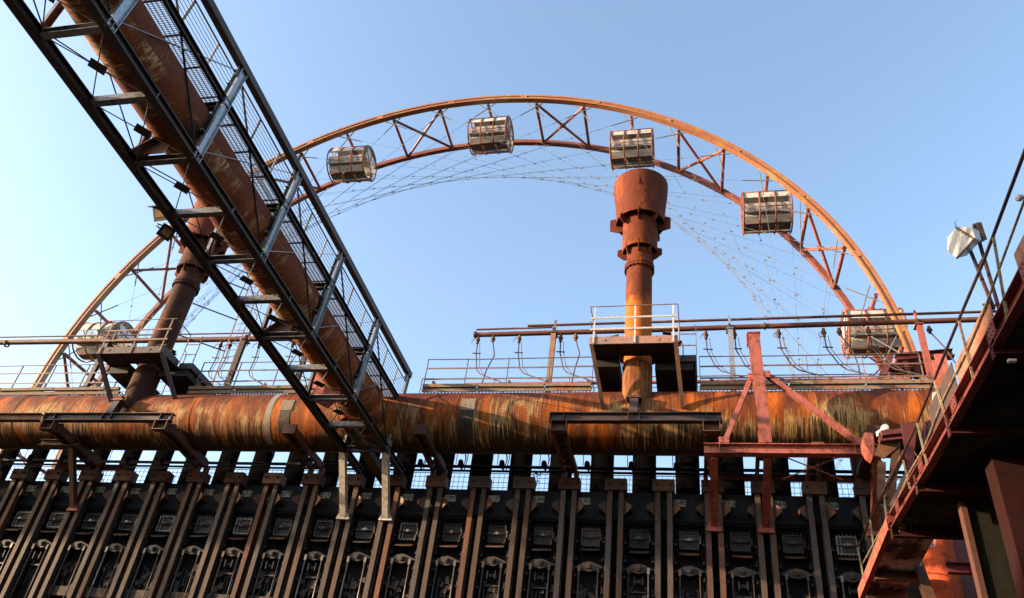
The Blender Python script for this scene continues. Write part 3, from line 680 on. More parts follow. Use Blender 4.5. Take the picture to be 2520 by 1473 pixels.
# crossbeam with stub under each chimney
for x, l in ((XC, 'I-beam crossbeam with a stub post propping the right chimney base'), (XC2, 'I-beam crossbeam with a stub post propping the left chimney base')):
    t = thing('crossbeam', (x, 19.6, 12.3), l, 'beam', 'crossbeams propping the chimneys')
    xa, xb = x - 2.3, x + 2.3
    b = MB().ibeam((xa, 19.58, 12.47), (xb, 19.58, 12.47), 0.2, 0.26, (0, 0, 1), 0.022)
    for xx in (xa + 0.4, x - 0.15, x + 0.15, xb - 0.4, xa + 0.01, xb - 0.01): b.box(xx - 0.008, xx + 0.008, 19.485, 19.568, 12.365, 12.575)
    obj('girder', b, 'purple', t)
    b = MB().ibeam((x - 0.02, 19.66, 12.61), (x - 0.02, 19.78, 13.13), 0.24, 0.26, (0, 1, 0), 0.02)
    obj('stub_post', b, 'purple', t)
    b = MB().box(x - 0.22, x + 0.18, 19.62, 19.98, 13.135, 13.17); b.box(x - 0.2, x + 0.16, 19.66, 19.96, 13.175, 13.21); b.box(x - 0.12, x - 0.1, 19.85, 20.02, 13.215, 13.45); b.box(x + 0.08, x + 0.1, 19.85, 20.02, 13.215, 13.45)
    obj('bearing_plate', b, 'brown', t)
    for s in (-1, 1):
        xx = x + s * 2.02
        b = MB().ibeam((xx, 19.62, 12.335), (xx, 19.76, 12.30), 0.36, 0.02); b.box(xx - 0.22, xx + 0.22, 19.47, 19.69, 12.03, 12.05); b.box(xx - 0.22, xx - 0.2, 19.47, 19.69, 12.05, 12.335); b.box(xx + 0.2, xx + 0.22, 19.47, 19.69, 12.05, 12.335); b.box(xx - 0.2, xx + 0.2, 19.66, 19.68, 12.05, 12.33)
        obj('end_shoe', b, 'brown', t)
o = obj('steel_beam', MB().ibeam((XN(222), 19.58, 12.47), (XC2 - 2.45, 19.58, 12.47), 0.2, 0.24), 'brown', loc=(-24, 19.58, 12.47)); tag(o, 'rusty I-beam at far left in line with the left crossbeam', 'beam')

# ladder with cage beside the left chimney
t = thing('caged_ladder', (XC2 + 1.25, 22.1, 15.0), 'caged ladder rising to the right of the left chimney', 'ladder')
lx = XC2 + 1.55; ly = 22.1
for s in (-1, 1): obj('stile', MB().beam((lx + s * 0.24, ly, 14.9), (lx + s * 0.24, ly, 20.6), 0.05, 0.02, (0, 1, 0)), 'rail', t)
for k in range(19): obj('rung', MB().tube([(lx - 0.24, ly, 15.2 + 0.29 * k), (lx + 0.24, ly, 15.2 + 0.29 * k)], 0.012, 6), 'rail', t)
b = MB()
for z in (17.2, 18.4, 19.6, 20.5):
    b.tube([(lx + 0.33 * math.cos(a) * 1.05, ly + 0.05 + 0.62 * math.sin(a), z) for a in [math.pi * i / 10 for i in range(11)]], 0.012, 5)
for a in [math.pi * i / 5 for i in range(1, 5)]: b.tube([(lx + 0.346 * math.cos(a), ly + 0.05 + 0.62 * math.sin(a), 17.2), (lx + 0.346 * math.cos(a), ly + 0.05 + 0.62 * math.sin(a), 20.5)], 0.01, 5)
obj('cage', b, 'rail', t)
for z in (16.6, 18.0, 19.4): obj('stay', MB().beam((lx - 0.24, ly, z), (XC2 + 0.3, YC + 0.3, z - 0.2), 0.05, 0.03), 'rail', t)

# ------------------------------------------------------------------ walkway on the main
def walkway(xa, xb, lab):
    t = thing('walkway', ((xa + xb) / 2, 21.3, 13.98), lab, 'walkway', 'service walkways along the top of the main')
    k = MB(); x = xa
    rr = random.Random(int(abs(xa) * 10))
    while x < xb - 0.2:
        L_ = min(rr.uniform(1.6, 2.6), xb - x); dz = rr.uniform(-0.012, 0.012)
        k.beam((x + 0.01, 20.66, 14.02 + dz), (x + L_ - 0.01, 20.66, 14.02 + dz), 0.04, 0.12); k.beam((x + 0.02, 20.63, 14.155 + dz), (x + L_ - 0.02, 20.63, 14.155 - dz), 0.09, 0.11); x += L_
    obj('kerb', k, 'kerb', t)
    b = MB(); x = xa
    while x < xb: b.box(x, x + 0.02, 20.72, 22.0, 14.05, 14.08); x += 0.11
    for y in (20.7, 21.4, 22.01): b.box(xa, xb, y, y + 0.018, 14.03, 14.09)
    obj('floor_bars', b, 'coal', t)
    x = xa + 0.3
    while x < xb: b = MB(); b.prism([(x, 20.62, 14.21), (x + 0.16, 20.62, 14.21), (x + 0.05, 20.62, 14.34), (x, 20.62, 14.34)], (0, 0.03, 0)); obj('cleat', b, 'brown', t); x += 2.4
    return t
walkway(-8.28, XC - 1.35, 'walkway with timber kerb between the pipe bridge and the right chimney')
walkway(XC + 1.75, 6.25, 'walkway with black and pale kerb from the right chimney to the red machine')
walkway(XC2 + 1.6, -10.7, 'walkway with rusty kerb between the left chimney and the pipe bridge')
walkway(-30, XC2 - 1.0, 'walkway with rusty kerb running off the left edge past the left chimney')
def railing(xa, xb, y, z0, z1, mids, step, lab, mat='rail', flat=True):
    t = thing('railing', ((xa + xb) / 2, y, z0), lab, 'railing', 'handrails along the walkways')
    n = max(1, round((xb - xa) / step))
    for i in range(n + 1):
        x = xa + (xb - xa) * i / n
        obj('rail_post', MB().beam((x, y, z0), (x, y, z1), 0.045, 0.018, (1, 0, 0)), mat, t)
    obj('top_rail', MB().tube([(xa, y - 0.02, z1), (xa + (xb - xa) * 0.35, y - 0.02, z1 - 0.02), (xb, y - 0.02, z1)], 0.019, 6), mat, t)
    b = MB()
    for z in mids:
        pts = [xa + (xb - xa) * i / n for i in range(n + 1)]
        for i in range(n):
            b.beam((pts[i], y - 0.025, z + random.uniform(-0.012, 0.012)), (pts[i + 1], y - 0.025, z + random.uniform(-0.012, 0.012)), 0.012, 0.05 if flat else 0.02)
    obj('mid_rail', b, mat, t); return t
railing(-8.28, XC - 1.35, 20.72, 14.1, 15.18, (14.84, 14.45), 1.25, 'flat bar handrail between the pipe bridge and the right chimney')
railing(XC + 1.78, 6.1, 20.9, 14.1, 15.25, (14.9, 14.5), 1.35, 'bent grey handrail between the right chimney and the red machine')
railing(XC2 + 1.75, -10.6, 20.72, 14.1, 15.2, (14.86, 14.45), 1.3, 'thin handrail between the left chimney and the pipe bridge')
railing(-29, XC2 - 1.35, 20.72, 14.1, 15.2, (14.86, 14.45), 1.4, 'thin handrail left of the left chimney')
railing(-9.0, 6.0, 22.3, 14.1, 15.45, (15.05,), 2.6, 'rear handrail behind the walkway on the right half', 'rail', False)
railing(-29, -11.0, 22.3, 14.1, 15.45, (15.05,), 2.6, 'rear handrail behind the walkway on the left half', 'rail', False)
# small access ladder at platform edge
def small_ladder(x, l):
    t = thing('access_ladder', (x, 20.3, 14.7), l, 'ladder')
    for s in (-1, 1): obj('stile', MB().beam((x + s * 0.25, 20.22, 14.9), (x + s * 0.25, 20.22, 15.95), 0.035, 0.02, (1, 0, 0)), 'wrail' if s < 0 else 'rail', t)
    for z in (15.2, 15.6): obj('rung', MB().beam((x - 0.25, 20.2, z), (x + 0.25, 20.2, z), 0.015, 0.035), 'rail', t)
small_ladder(XC + 1.45, 'short two-rung guard at the right edge of the right chimney platform')
small_ladder(XC2 + 1.45, 'short two-rung guard at the right edge of the left chimney platform')
# ------------------------------------------------------------------ steam pipes over the walkway
def plain_pipe(pts, r, lab, mat='rpipe', name='steam_pipe', n=10):
    c = sum((V(p) for p in pts), V((0, 0, 0))) / len(pts)
    o = obj(name, MB().tube(pts, r, n), mat, loc=c); tag(o, lab, 'pipe'); return o
YR = 22.6
t = thing('steam_main', (0, YR, 17.5), 'thick rusty overhead pipe with open left end crossing right of the bridge', 'pipe')
b = MB().tube([(-7.55, YR, 17.42), (-2.5, YR, 17.45), (9.3, YR, 17.58)], 0.088, 14); obj('pipe_shell', b, 'rpipe', t)
b = MB()
for x in (-7.5, -1.9, 2.2, 5.2, 9.25): b.lathe([(0.088, -0.025), (0.13, -0.025), (0.13, 0.025), (0.088, 0.025)], (x, YR, 17.425 + (x + 7.5) * 0.0093), 14, 'x')
obj('flange', b, 'rpipe', t)
t = thing('steam_main', (-20, YR, 17.5), 'thick orange-brown overhead pipe running off the left edge', 'pipe')
obj('pipe_shell', MB().tube([(-32, YR, 17.62), (-20, YR, 17.5), (-12.8, YR, 17.44)], 0.105, 14), 'rpipe', t)
b = MB()
for x in (-27, -22.0, -14.4, -12.85): b.lathe([(0.10, -0.025), (0.15, -0.025), (0.15, 0.025), (0.10, 0.025)], (x, YR, 17.5), 14, 'x')
obj('flange', b, 'rpipe', t)
plain_pipe([(-7.5, YR + 0.05, 17.68), (-4.8, YR + 0.05, 17.70)], 0.033, 'short thin pipe on top of the open left end of the thick pipe')
plain_pipe([(-5.75, 22.95, 18.0), (9.9, 22.95, 18.12)], 0.045, 'long thin pipe above the thick overhead pipe on the right')
plain_pipe([(-32, 22.95, 18.12), (-12.6, 22.95, 17.95)], 0.03, 'long thin pipe above the thick overhead pipe on the left')
plain_pipe([(-7.3, 21.9, 14.98), (6.0, 21.9, 15.02)], 0.055, 'reddish pipe low behind the handrail on the right half', 'red')
for k, (x, l) in enumerate(((-4.72, 'pale rusty post under the overhead pipe, midway between bridge and right chimney'), (1.09, 'grey post under the overhead pipe beside the top of the red post'), (6.75, 'reddish sloping post under the overhead pipe at the red machine'), (-13.7, 'post under the overhead pipe half hidden behind the pipe bridge'), (-16.35, 'grey post under the overhead pipe just right of the left chimney'), (-22.2, 'post under the overhead pipe left of the left chimney'))):
    mt = ('kerb', 'galv', 'red', 'dark', 'purple', 'purple')[k]
    t = thing('pipe_post', (x, YR, 14.1), l, 'post', 'posts carrying the overhead pipe')
    obj('column', MB().ibeam((x, 22.45, 14.1), (x + 0.02, 22.5, 17.33), 0.17, 0.14, (0, 1, 0), 0.014), mt, t)
    obj('saddle', MB().box(x - 0.11, x + 0.13, 22.38, 22.76, 17.335, 17.36).box(x - 0.02, x + 0.05, 22.62, 22.68, 17.361, 18.0), mt, t)
    obj('clamp', MB().lathe([(0.10, -0.03), (0.14, -0.03), (0.14, 0.03), (0.10, 0.03)], (x, YR, 17.5), 12, 'x'), 'dark', t)
MT['vrod'] = wear('dark_valve_rod', (0.07, 0.055, 0.05), (0.12, 0.06, 0.045), (0.03, 0.025, 0.022), 2.0, (1, 1, 1), 0.4, 0.7)
# hanging valve rods
def valve_a(x):
    t = thing('hanging_valve', (x, YR, 17.35), 'x', 'valve', 'valves hanging from the overhead pipe')
    obj('body', MB().ball((x, YR, 17.20), 0.085, 8).tube([(x, YR, 17.36), (x, YR, 17.05)], 0.05, 8).tube([(x - 0.05, YR - 0.1, 17.22), (x - 0.17, YR - 0.1, 17.1), (x - 0.17, YR - 0.1, 17.0)], 0.012, 5), 'brown', t)
    obj('rod', MB().tube([(x, YR, 17.1), (x + 0.02, YR, 16.6), (x + 0.24, YR - 0.4, 15.75), (x + 0.42, YR - 0.5, 15.5), (x + 1.25, YR - 0.9, 14.95), (x + 1.35, YR - 0.9, 14.7), (x + 1.35, YR - 0.9, 14.15)], 0.022, 7), 'vrod', t)
    obj('side_rod', MB().tube([(x + 0.1, YR - 0.05, 17.05), (x + 0.16, YR - 0.05, 16.5), (x + 0.34, YR - 0.4, 15.8), (x + 0.6, YR - 0.6, 15.4)], 0.011, 5).beam((x - 0.1, YR - 0.06, 16.62), (x + 0.2, YR - 0.06, 16.6), 0.03, 0.03), 'vrod', t)
    return t
def valve_b(x):
    t = thing('hanging_valve', (x, YR, 17.35), 'x', 'valve', 'valves hanging from the overhead pipe')
    obj('body', MB().ball((x, YR, 17.22), 0.09, 8).tube([(x, YR, 17.36), (x, YR, 17.1)], 0.05, 8), 'brown', t)
    obj('rod', MB().tube([(x, YR, 17.15), (x + 0.22, YR - 0.3, 16.35), (x + 0.2, YR - 0.9, 15.4), (x + 0.12, YR - 1.2, 14.15)], 0.022, 7), 'vrod', t)
    return t
xs = [atY(px_, 845, YR).x for px_ in (1175, 1277, 1379, 1809, 1919, 2031, 2143)]
names = ['cranked valve rod hanging at the open left end of the thick pipe', 'cranked valve rod hanging left of the pale rusty post', 'cranked valve rod hanging just right of the pale rusty post', 'cranked valve rod hanging between the grey post and the red post', 'cranked valve rod hanging first to the right of the red post', 'cranked valve rod hanging second to the right of the red post', 'cranked valve rod hanging in front of the lowest right gondola']
va = valve_a(xs[0]); va['label'] = names[0]
for x, l in zip(xs[1:], names[1:]): dup(va, (x - xs[0], 0, 0), l)
for px_, l in ((545, 'cranked valve rod hanging right of the caged ladder, first of the pair'), (568, 'cranked valve rod hanging right of the caged ladder, second of the pair'), (640, 'cranked valve rod hanging left of the bridge chord'), (722, 'cranked valve rod hanging behind the bridge between its chord and its pipe'), (1738, 'cranked valve rod hanging through the guard right of the right chimney')):
    dup(va, (atY(px_, 845, YR).x - xs[0], 0, 0), l)
xb_ = [atY(px_, 845, YR).x for px_ in (1212, 1416, 2070, 2295)]
vb = valve_b(xb_[0]); vb['label'] = 'straight valve rod hanging second from the open left end of the thick pipe'
for x, l in zip(xb_[1:], ('straight valve rod hanging just left of the right chimney platform', 'straight valve rod hanging left of the lowest right gondola', 'straight valve rod hanging right of the red machine')): dup(vb, (x - xb_[0], 0, 0), l)
o = obj('valve_wheel', MB().ball((9.0, 22.8, 18.2), 0.1, 8).tube([(8.8, 22.75, 18.25), (9.25, 22.75, 18.2)], 0.04, 8).tube([(9.0, 22.9, 18.1), (9.0, 22.9, 18.4)], 0.04, 8), 'brown', loc=(9.0, 22.8, 18.1)); tag(o, 'small rusty valve on the thin pipe near its right end', 'valve')
# ================================================================== ferris wheel
YF, YB = 28.6, 31.6
WX, WZ = -11.41, 18.07
RN = 19.33
def warp(a):                                   # the bays are not perfectly even round the rim
    tb = ((-20, -20), (16.1, 15.6), (40.1, 39.6), (64.1, 64.1), (88.1, 88.7), (112.1, 113.3), (160.1, 163.0), (340, 340))
    a = a % 360
    if a >= 340: a -= 360
    for (a0, b0), (a1, b1) in zip(tb, tb[1:]):
        if a <= a1: return b0 + (b1 - b0) * (a - a0) / (a1 - a0)
    return a
def wp(a, r, y): a = math.radians(warp(a)); return V((WX + r * math.cos(a), y, WZ + r * math.sin(a)))
wh = thing('ferris_wheel', (WX, 30.1, WZ), 'giant hubless wheel of twin orange-brown rings rising behind the battery', 'ferris wheel')
def ring(y, r0, r1, d, n=180):
    b = MB(); vs = []; fs = []
    for i in range(n):
        a = 360.0 * i / n
        for (r, yy) in ((r0, y - d), (r1, y - d), (r1, y + d), (r0, y + d)): vs.append(wp(a, r, yy))
    for i in range(n):
        o = i * 4; p = ((i + 1) % n) * 4
        for k in range(4): fs.append((o + k, o + (k + 1) % 4, p + (k + 1) % 4, p + k))
    return b.add(vs, fs, False)
b = ring(YF, 19.49, 19.77, 0.14); 
ob = obj('front_ring', b, 'ring', wh)
b = ring(YF - 0.16, 19.68, 19.79, 0.018); obj('ring_rail', b, 'ring', ob)
b = ring(YF - 0.16, 19.47, 19.54, 0.018); obj('ring_rail', b, 'ring', ob)
b = ring(YB, 19.28, 19.52, 0.13); obj('rear_ring', b, 'ring2', wh)
G0 = 16.1
for k in range(15):
    g_ = G0 + 24 * k
    for da in (8, 16):
        obj('tie_post', MB().tube([wp(g_ + da, 19.42, YF + 0.15), wp(g_ + da, 19.3, YB - 0.1)], 0.085, 8), 'ring2', wh)
    a1, a2 = g_ + 8, g_ + 16
    p1, p2, q1, q2 = wp(a1, 19.40, YF + 0.1), wp(a2, 19.40, YF + 0.1), wp(a1, 19.3, YB - 0.1), wp(a2, 19.3, YB - 0.1)
    b = MB().tube([p1, q2], 0.075, 8); b.tube([p2, (p2 + q1) / 2 + V((0, 0, 0))], 0.075, 8); b.tube([(p2 + q1) / 2, q1], 0.075, 8)
    b.ball((p1 + p2 + q1 + q2) / 4, 0.17, 8, 0.6)
    obj('cross_brace', b, 'ring2', wh)
    for p in (p1, p2, q1, q2): pass
# hangers
for k in range(15):
    g_ = G0 + 24 * k
    p, q = wp(g_, 19.42, YF + 0.15), wp(g_, 19.3, YB - 0.1)
    obj('axle', MB().tube([p, p.lerp(q, 0.5), q], 0.085, 8).tube([p.lerp(q, 0.36), p.lerp(q, 0.44)], 0.16, 10), 'ring2', wh)
# cables: every node of one ring tied to the node ten steps on in the other ring
KC = 9; NN = 45
cl = MB()
for i in range(NN):
    a = G0 + 8 * i
    for s in (-1, 1):
        p, q = wp(a - s * 1.5, 19.38, YF), wp(a + s * (8 * KC + 1.5), 19.25, YB)
        b = MB(); b.tube([p, q], 0.0085, 4, False)
        d = (q - p).normalized(); b.tube([p + d * 0.1, p + d * 1.5], 0.03, 5)
        obj('cable', b, 'cable', wh)
for i in range(NN):
    for j in range(1, 2 * KC):
        # cable from node i (anticlockwise) meets cable from node i+j (clockwise)
        t_ = None
        ai, aj = G0 + 8 * i, G0 + 8 * (i + j)
        p, q = wp(ai - 1.5, 19.38, YF), wp(ai + 8 * KC + 1.5, 19.25, YB)
        m_ = (ai + aj) / 2
        n_ = V((-math.sin(math.radians(m_)), 0, math.cos(math.radians(m_)))); c0 = V((WX, 0, WZ))
        dp, dq = (p - c0).dot(n_), (q - c0).dot(n_)
        if dp * dq < 0:
            tt = dp / (dp - dq); x = p.lerp(q, tt); 
            if x.z > 11.5:
                d = (q - p).normalized(); u = V((d.z, 0, -d.x)).normalized()
                cl.beam(x - d * 0.08, x + d * 0.08, 0.026, 0.026); cl.beam(x - u * 0.06, x + u * 0.06, 0.026, 0.026, (0, 1, 0))
obj('cable_clamps', cl, 'cable', wh, kind='stuff')
# gondolas
def make_gondola(k):
    c0 = wp(G0 + 24 * k, RN, (YF + YB) / 2); c = c0 + V((0, 0, -0.98)); R_ = 1.0; hl = 1.08
    t = thing('gondola', c0, 'x', 'gondola', 'drum-shaped gondolas hanging in the wheel')
    # roof shell
    b = MB(); n = 10; vs = []; fs = []
    for i in range(n + 1):
        a = math.radians(6 + 168 * i / n)
        for r in (R_, R_ - 0.04):
            for x in (-hl, hl): vs.append(c + V((x, r * math.cos(a), r * math.sin(a))))
    for i in range(n):
        o = i * 4; fs += [(o, o + 1, o + 5, o + 4), (o + 2, o + 6, o + 7, o + 3), (o, o + 4, o + 6, o + 2), (o + 1, o + 3, o + 7, o + 5)]
    fs += [(0, 2, 3, 1), (n * 4, n * 4 + 1, n * 4 + 3, n * 4 + 2)]
    obj('roof', b.add(vs, fs, True), 'gond', t)
    # bench backs: two stepped pale panels on each side
    for s in (-1, 1):
        b = MB()
        for (a0, a1, r0, r1) in ((176, 152, 0.90, 0.86),):
            pass
        def pt(a, r, x): a = math.radians(a); return c + V((x, s * r * math.cos(a), r * math.sin(a)))
        prof = [(184, 0.74), (192, 0.93), (217, 0.96), (224, 0.74), (232, 0.88), (250, 0.96), (253, 0.80)]
        vs = []; fs = []
        for (a, r) in prof:
            for rr in (r, r - 0.04):
                for x in (-hl + 0.05, hl - 0.05): vs.append(pt(a, rr, x))
        for i in range(len(prof) - 1):
            o = i * 4; fs += [(o, o + 1, o + 5, o + 4), (o + 2, o + 6, o + 7, o + 3), (o, o + 4, o + 6, o + 2), (o + 1, o + 3, o + 7, o + 5)]
        obj('seat_back', b.add(vs, fs, False), 'gond', t)
    # floor tub
    b = MB(); n = 8; vs = []; fs = []
    for i in range(n + 1):
        a = math.radians(254 + 32 * i / n)
        for r in (0.93, 0.88):
            for x in (-hl + 0.05, hl - 0.05): vs.append(c + V((x, r * math.cos(a), r * math.sin(a))))
    for i in range(n):
        o = i * 4; fs += [(o, o + 1, o + 5, o + 4), (o + 2, o + 6, o + 7, o + 3), (o, o + 4, o + 6, o + 2), (o + 1, o + 3, o + 7, o + 5)]
    fs += [(0, 2, 3, 1), (n * 4, n * 4 + 1, n * 4 + 3, n * 4 + 2)]
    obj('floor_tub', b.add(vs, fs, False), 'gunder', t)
    # hoops
    for x in (-hl, -0.36, 0.36, hl):
        pts = [c + V((x, 1.02 * math.cos(2 * math.pi * i / 32), 1.02 * math.sin(2 * math.pi * i / 32))) for i in range(33)]
        obj('hoop', MB().tube(pts, 0.042 if abs(x) > 1 else 0.034, 6, False), 'ring2', t)
    b = MB()
    for a in (205, 250, 290, 335, 140, 40):
        aa = math.radians(a); b.tube([c + V((-hl, 1.02 * math.cos(aa), 1.02 * math.sin(aa))), c + V((hl, 1.02 * math.cos(aa), 1.02 * math.sin(aa)))], 0.024, 6)
    for x in (-hl, hl):
        for a in (35, 90, 145, 215, 325): 
            aa = math.radians(a); b.tube([c + V((x, 0, 0)), c + V((x, math.cos(aa), math.sin(aa)))], 0.022, 5)
        for kk in range(5): b.tube([c + V((x, -0.7, -0.12 - 0.12 * kk)), c + V((x, 0.7, -0.12 - 0.12 * kk))], 0.012, 5)
    obj('rail_frame', b, 'ring2', t)
    for x in (-hl + 0.02, hl - 0.02):
        obj('window', MB().box(c.x + x - 0.006, c.x + x + 0.006, c.y - 0.62, c.y + 0.62, c.z + 0.02, c.z + 0.70), 'glass', t)
    for x in (-0.3, 0.42):
        obj('latch', MB().box(c.x + x - 0.05, c.x + x + 0.05, c.y - 0.16, c.y + 0.10, c.z - 1.03, c.z - 0.94), 'yellow', t)
    obj('hanger', MB().tube([c + V((0, -0.24, 1.0)), c + V((0, 0.24, 1.0))], 0.15, 12).beam(c + V((-0.3, 0, 0.99)), c + V((0.3, 0, 0.99)), 0.3, 0.06), 'ring2', t)
    return t
gl = {2: ('pale drum gondola hanging just below the wheel top, its grey shaded side towards the left of the bell chimney by two bays', 0),
      }
glab = {0: 'lowest gondola on the right, crossed by the wheel ring and overhead pipes', 1: 'gondola between the bell chimney and the lowest right gondola',
        2: 'gondola hanging directly above the flared chimney bell', 3: 'topmost gondola, hanging almost at the crown of the wheel', 4: 'gondola just right of the pipe bridge, leftmost of those against open sky',
        5: 'gondola hidden behind the pipe bridge', 6: 'gondola at far left, behind the left chimney platform and pipes'}
g0 = make_gondola(3); g0['label'] = glab[3]
base = wp(G0 + 72, RN, 30.1)
for k, l in glab.items():
    if k in (3, 5): continue
    q = wp(G0 + 24 * k, RN, 30.1) - base
    dup(g0, q, l)

# ================================================================== pipe bridge
BD = V((0.019, 0.99928, -0.0327)).normalized()
BP = atY(990, 1165, 22.0)
def bB(t): return BP - BD * t
WB = 1.352; HB = 2.62
AXX = V((-1, 0, 0))
def bA(t): return bB(t) + AXX * WB
def bC(t): return bB(t) + V((0.17, 0, HB))
HS = 1.58
def bS(t): return bB(t) + V((0.17 * HS / HB, 0, HS))         # deck stringer on the right side
def bL(t): return bA(t) + V((0, 0, HS))
TN = [1.5, 2.9, 4.3, 5.72, 7.13, 8.53, 9.93, 11.36, 12.79, 14.22, 15.62, 17.0, 18.4, 19.8, 21.2, 22.6, 24.0]
TE = 24.5
br = thing('pipe_bridge', (BP.x - 0.7, 12, 12.0), 'long steel truss bridge with walkway carrying a rusty pipe diagonally overhead', 'pipe bridge')
obj('bottom_chord', MB().ibeam(bB(0.0), bB(TE), 0.17, 0.20, (0, 0, 1), 0.022), 'dark', br)
obj('bottom_chord', MB().ibeam(bA(0.0), bA(TE), 0.17, 0.20, (0, 0, 1), 0.022), 'dark', br)
obj('top_chord', MB().chan(bC(1.35), bC(TE), 0.15, 0.18, (0, 0, 1), 0.02, -1), 'dark', br)
obj('deck_chord', MB().chan(bL(1.4), bL(TE), 0.08, 0.14, (0, 0, 1), 0.016), 'dark', br)
st = MB().chan(bS(1.45), bS(TE), 0.08, 0.17, (0, 0, 1), 0.016, 1); obj('stringer', st, 'dark', br)
for i, t_ in enumerate(TN):
    obj('cross_strut', MB().chan(bA(t_) + V((0.09, 0, 0.0)), bB(t_) - V((0.09, 0, 0.0)), 0.13, 0.15, (0, 0, 1), 0.014, 1 if i % 2 else -1), 'strut', br)
    if i % 2 == 0:
        po = obj('post', MB().chan(bB(t_) + V((0.04, 0, -0.1)), bC(t_) + V((0.04, 0, 0.08)), 0.06, 0.20, (0, 1, 0), 0.012, 1), 'galv', br)
        obj('post', MB().chan(bA(t_) + V((0, 0, 0.1)), bL(t_), 0.07, 0.14, (0, 1, 0), 0.012), 'strut', br)
        obj('deck_bearer', MB().ibeam(bL(t_) + V((0, 0, -0.10)), bS(t_) + V((-0.04, 0, -0.10)), 0.12, 0.16, (0, 0, 1), 0.014), 'dark', br)
        # knee strip beside the post foot
        obj('knee_brace', MB().beam(bB(t_) + V((-0.02, 0.0, 0.02)), bB(t_) + V((-0.05, -0.0, 0.75)), 0.02, 0.09, (0, 1, 0)).beam(bB(t_) + V((-0.30, 0, 0.34)), bB(t_) + V((-0.03, 0, 0.30)), 0.02, 0.10, (0, 0, 1)), 'galv', br)
        if i in (2, 4, 6, 8):
            cb = MB()
            for k in range(3):
                o_ = V((-0.06, -0.03 - 0.04 * k, 0)); cb.tube([bB(t_).lerp(bC(t_), 0.22) + o_, bB(t_).lerp(bC(t_), 0.95) + o_], 0.016, 6)
            obj('conduit', cb, 'cond', br)
            kb = MB()
            for f_ in (0.25, 0.42, 0.6, 0.78, 0.93):
                c_ = bB(t_).lerp(bC(t_), f_); kb.box(c_.x - 0.10, c_.x - 0.03, c_.y - 0.14, c_.y + 0.0, c_.z - 0.012, c_.z + 0.012)
            obj('conduit_clip', kb, 'galv', br)
        if i % 2 == 0 and i + 2 < len(TN):
            t2 = TN[i + 2]
            obj('brace_rod', MB().beam(bB(t2) + V((-0.03, 0, 0.2)), bC(t_) + V((-0.03, 0, -0.1)), 0.012, 0.05, (1, 0, 0)), 'galv', br)
            obj('brace_rod', MB().beam(bC(t2) + V((-0.06, 0, -0.1)), bB(t_) + V((-0.06, 0, 0.2)), 0.012, 0.045, (1, 0, 0)), 'dark', br)
            obj('brace_rod', MB().tube([bA(t2) + V((0.04, 0, 0.1)), bL(t_) + V((0.04, 0, -0.05))], 0.014, 5), 'dark', br)
            obj('brace_rod', MB().tube([bL(t2) + V((0.06, 0, -0.05)), bA(t_) + V((0.06, 0, 0.1))], 0.014, 5), 'dark', br)
    if i + 1 < len(TN):
        t2 = TN[i + 1]; z = V((0, 0, -0.02)); c_ = (bA(t_) + bB(t2)) / 2 + z
        rb = MB()
        for e in (bA(t_) + V((0.08, 0, 0)), bB(t2) - V((0.08, 0, 0)), bA(t2) + V((0.08, 0, 0)), bB(t_) - V((0.08, 0, 0))):
            dd = (c_ - e); rb.tube([e + z, c_ - dd.normalized() * 0.1], 0.012, 5)
        obj('brace_rod', rb, 'strut', br)
        u1 = (bB(t2) - bA(t_)).normalized(); 
        gp = MB().prism([c_ + V((-0.17, -0.05, 0)), c_ + V((0.0, -0.19, 0)), c_ + V((0.17, 0.05, 0)), c_ + V((0.0, 0.19, 0))], (0, 0, 0.012))
        obj('gusset_plate', gp, 'dark', br)
# node gussets on the chords
for i, t_ in enumerate(TN[::2]):
    obj('gusset_plate', MB().box(bC(t_).x - 0.03, bC(t_).x - 0.015, bC(t_).y - 0.16, bC(t_).y + 0.16, bC(t_).z - 0.36, bC(t_).z - 0.05), 'strut', br)
# grating
gr = MB(); t_ = 1.5
while t_ < 19.5:
    p = bS(t_) + V((-0.05, 0, 0.04)); gr.beam(p, p + V((-0.78, 0, 0)), 0.006, 0.024); t_ += 0.044
for k in range(9):
    o_ = V((-0.06 - 0.095 * k, 0, 0.04)); gr.beam(bS(1.5) + o_, bS(19.5) + o_, 0.006, 0.03)
for t_ in [2.2 + 0.715 * k for k in range(24)]:
    p = bS(t_) + V((-0.05, 0, 0.02)); gr.beam(p, p + V((-0.78, 0, 0)), 0.035, 0.03)
obj('grating', gr, 'galv', br)
# handrail on the stringer
HR = 0.66
def bR(t): return bB(t) + V((0.17 * 2.28 / HB, 0, 2.28))
hr = MB()
for k in range(1, 7):
    f_ = k / 7.0
    hr.tube([bS(1.5).lerp(bR(1.5), f_) + V((-0.03, 0, 0.06)), bS(TE).lerp(bR(TE), f_) + V((-0.03, 0, 0.06))], 0.0065, 5)
ho = obj('railing', MB().tube([bR(1.4) + V((-0.03, 0, 0.06)), bR(TE) + V((-0.03, 0, 0.06))], 0.018, 6), 'dark', br)
obj('rail_wire', hr, 'cable', ho)
for k in range(24):
    t_ = 2.2 + 0.95 * k
    obj('rail_post', MB().beam(bS(t_) + V((-0.045, 0, 0.02)), bR(t_) + V((-0.045, 0, 0.08)), 0.014, 0.055, (0, 1, 0)), 'yrail' if k % 3 else 'wrail', ho)
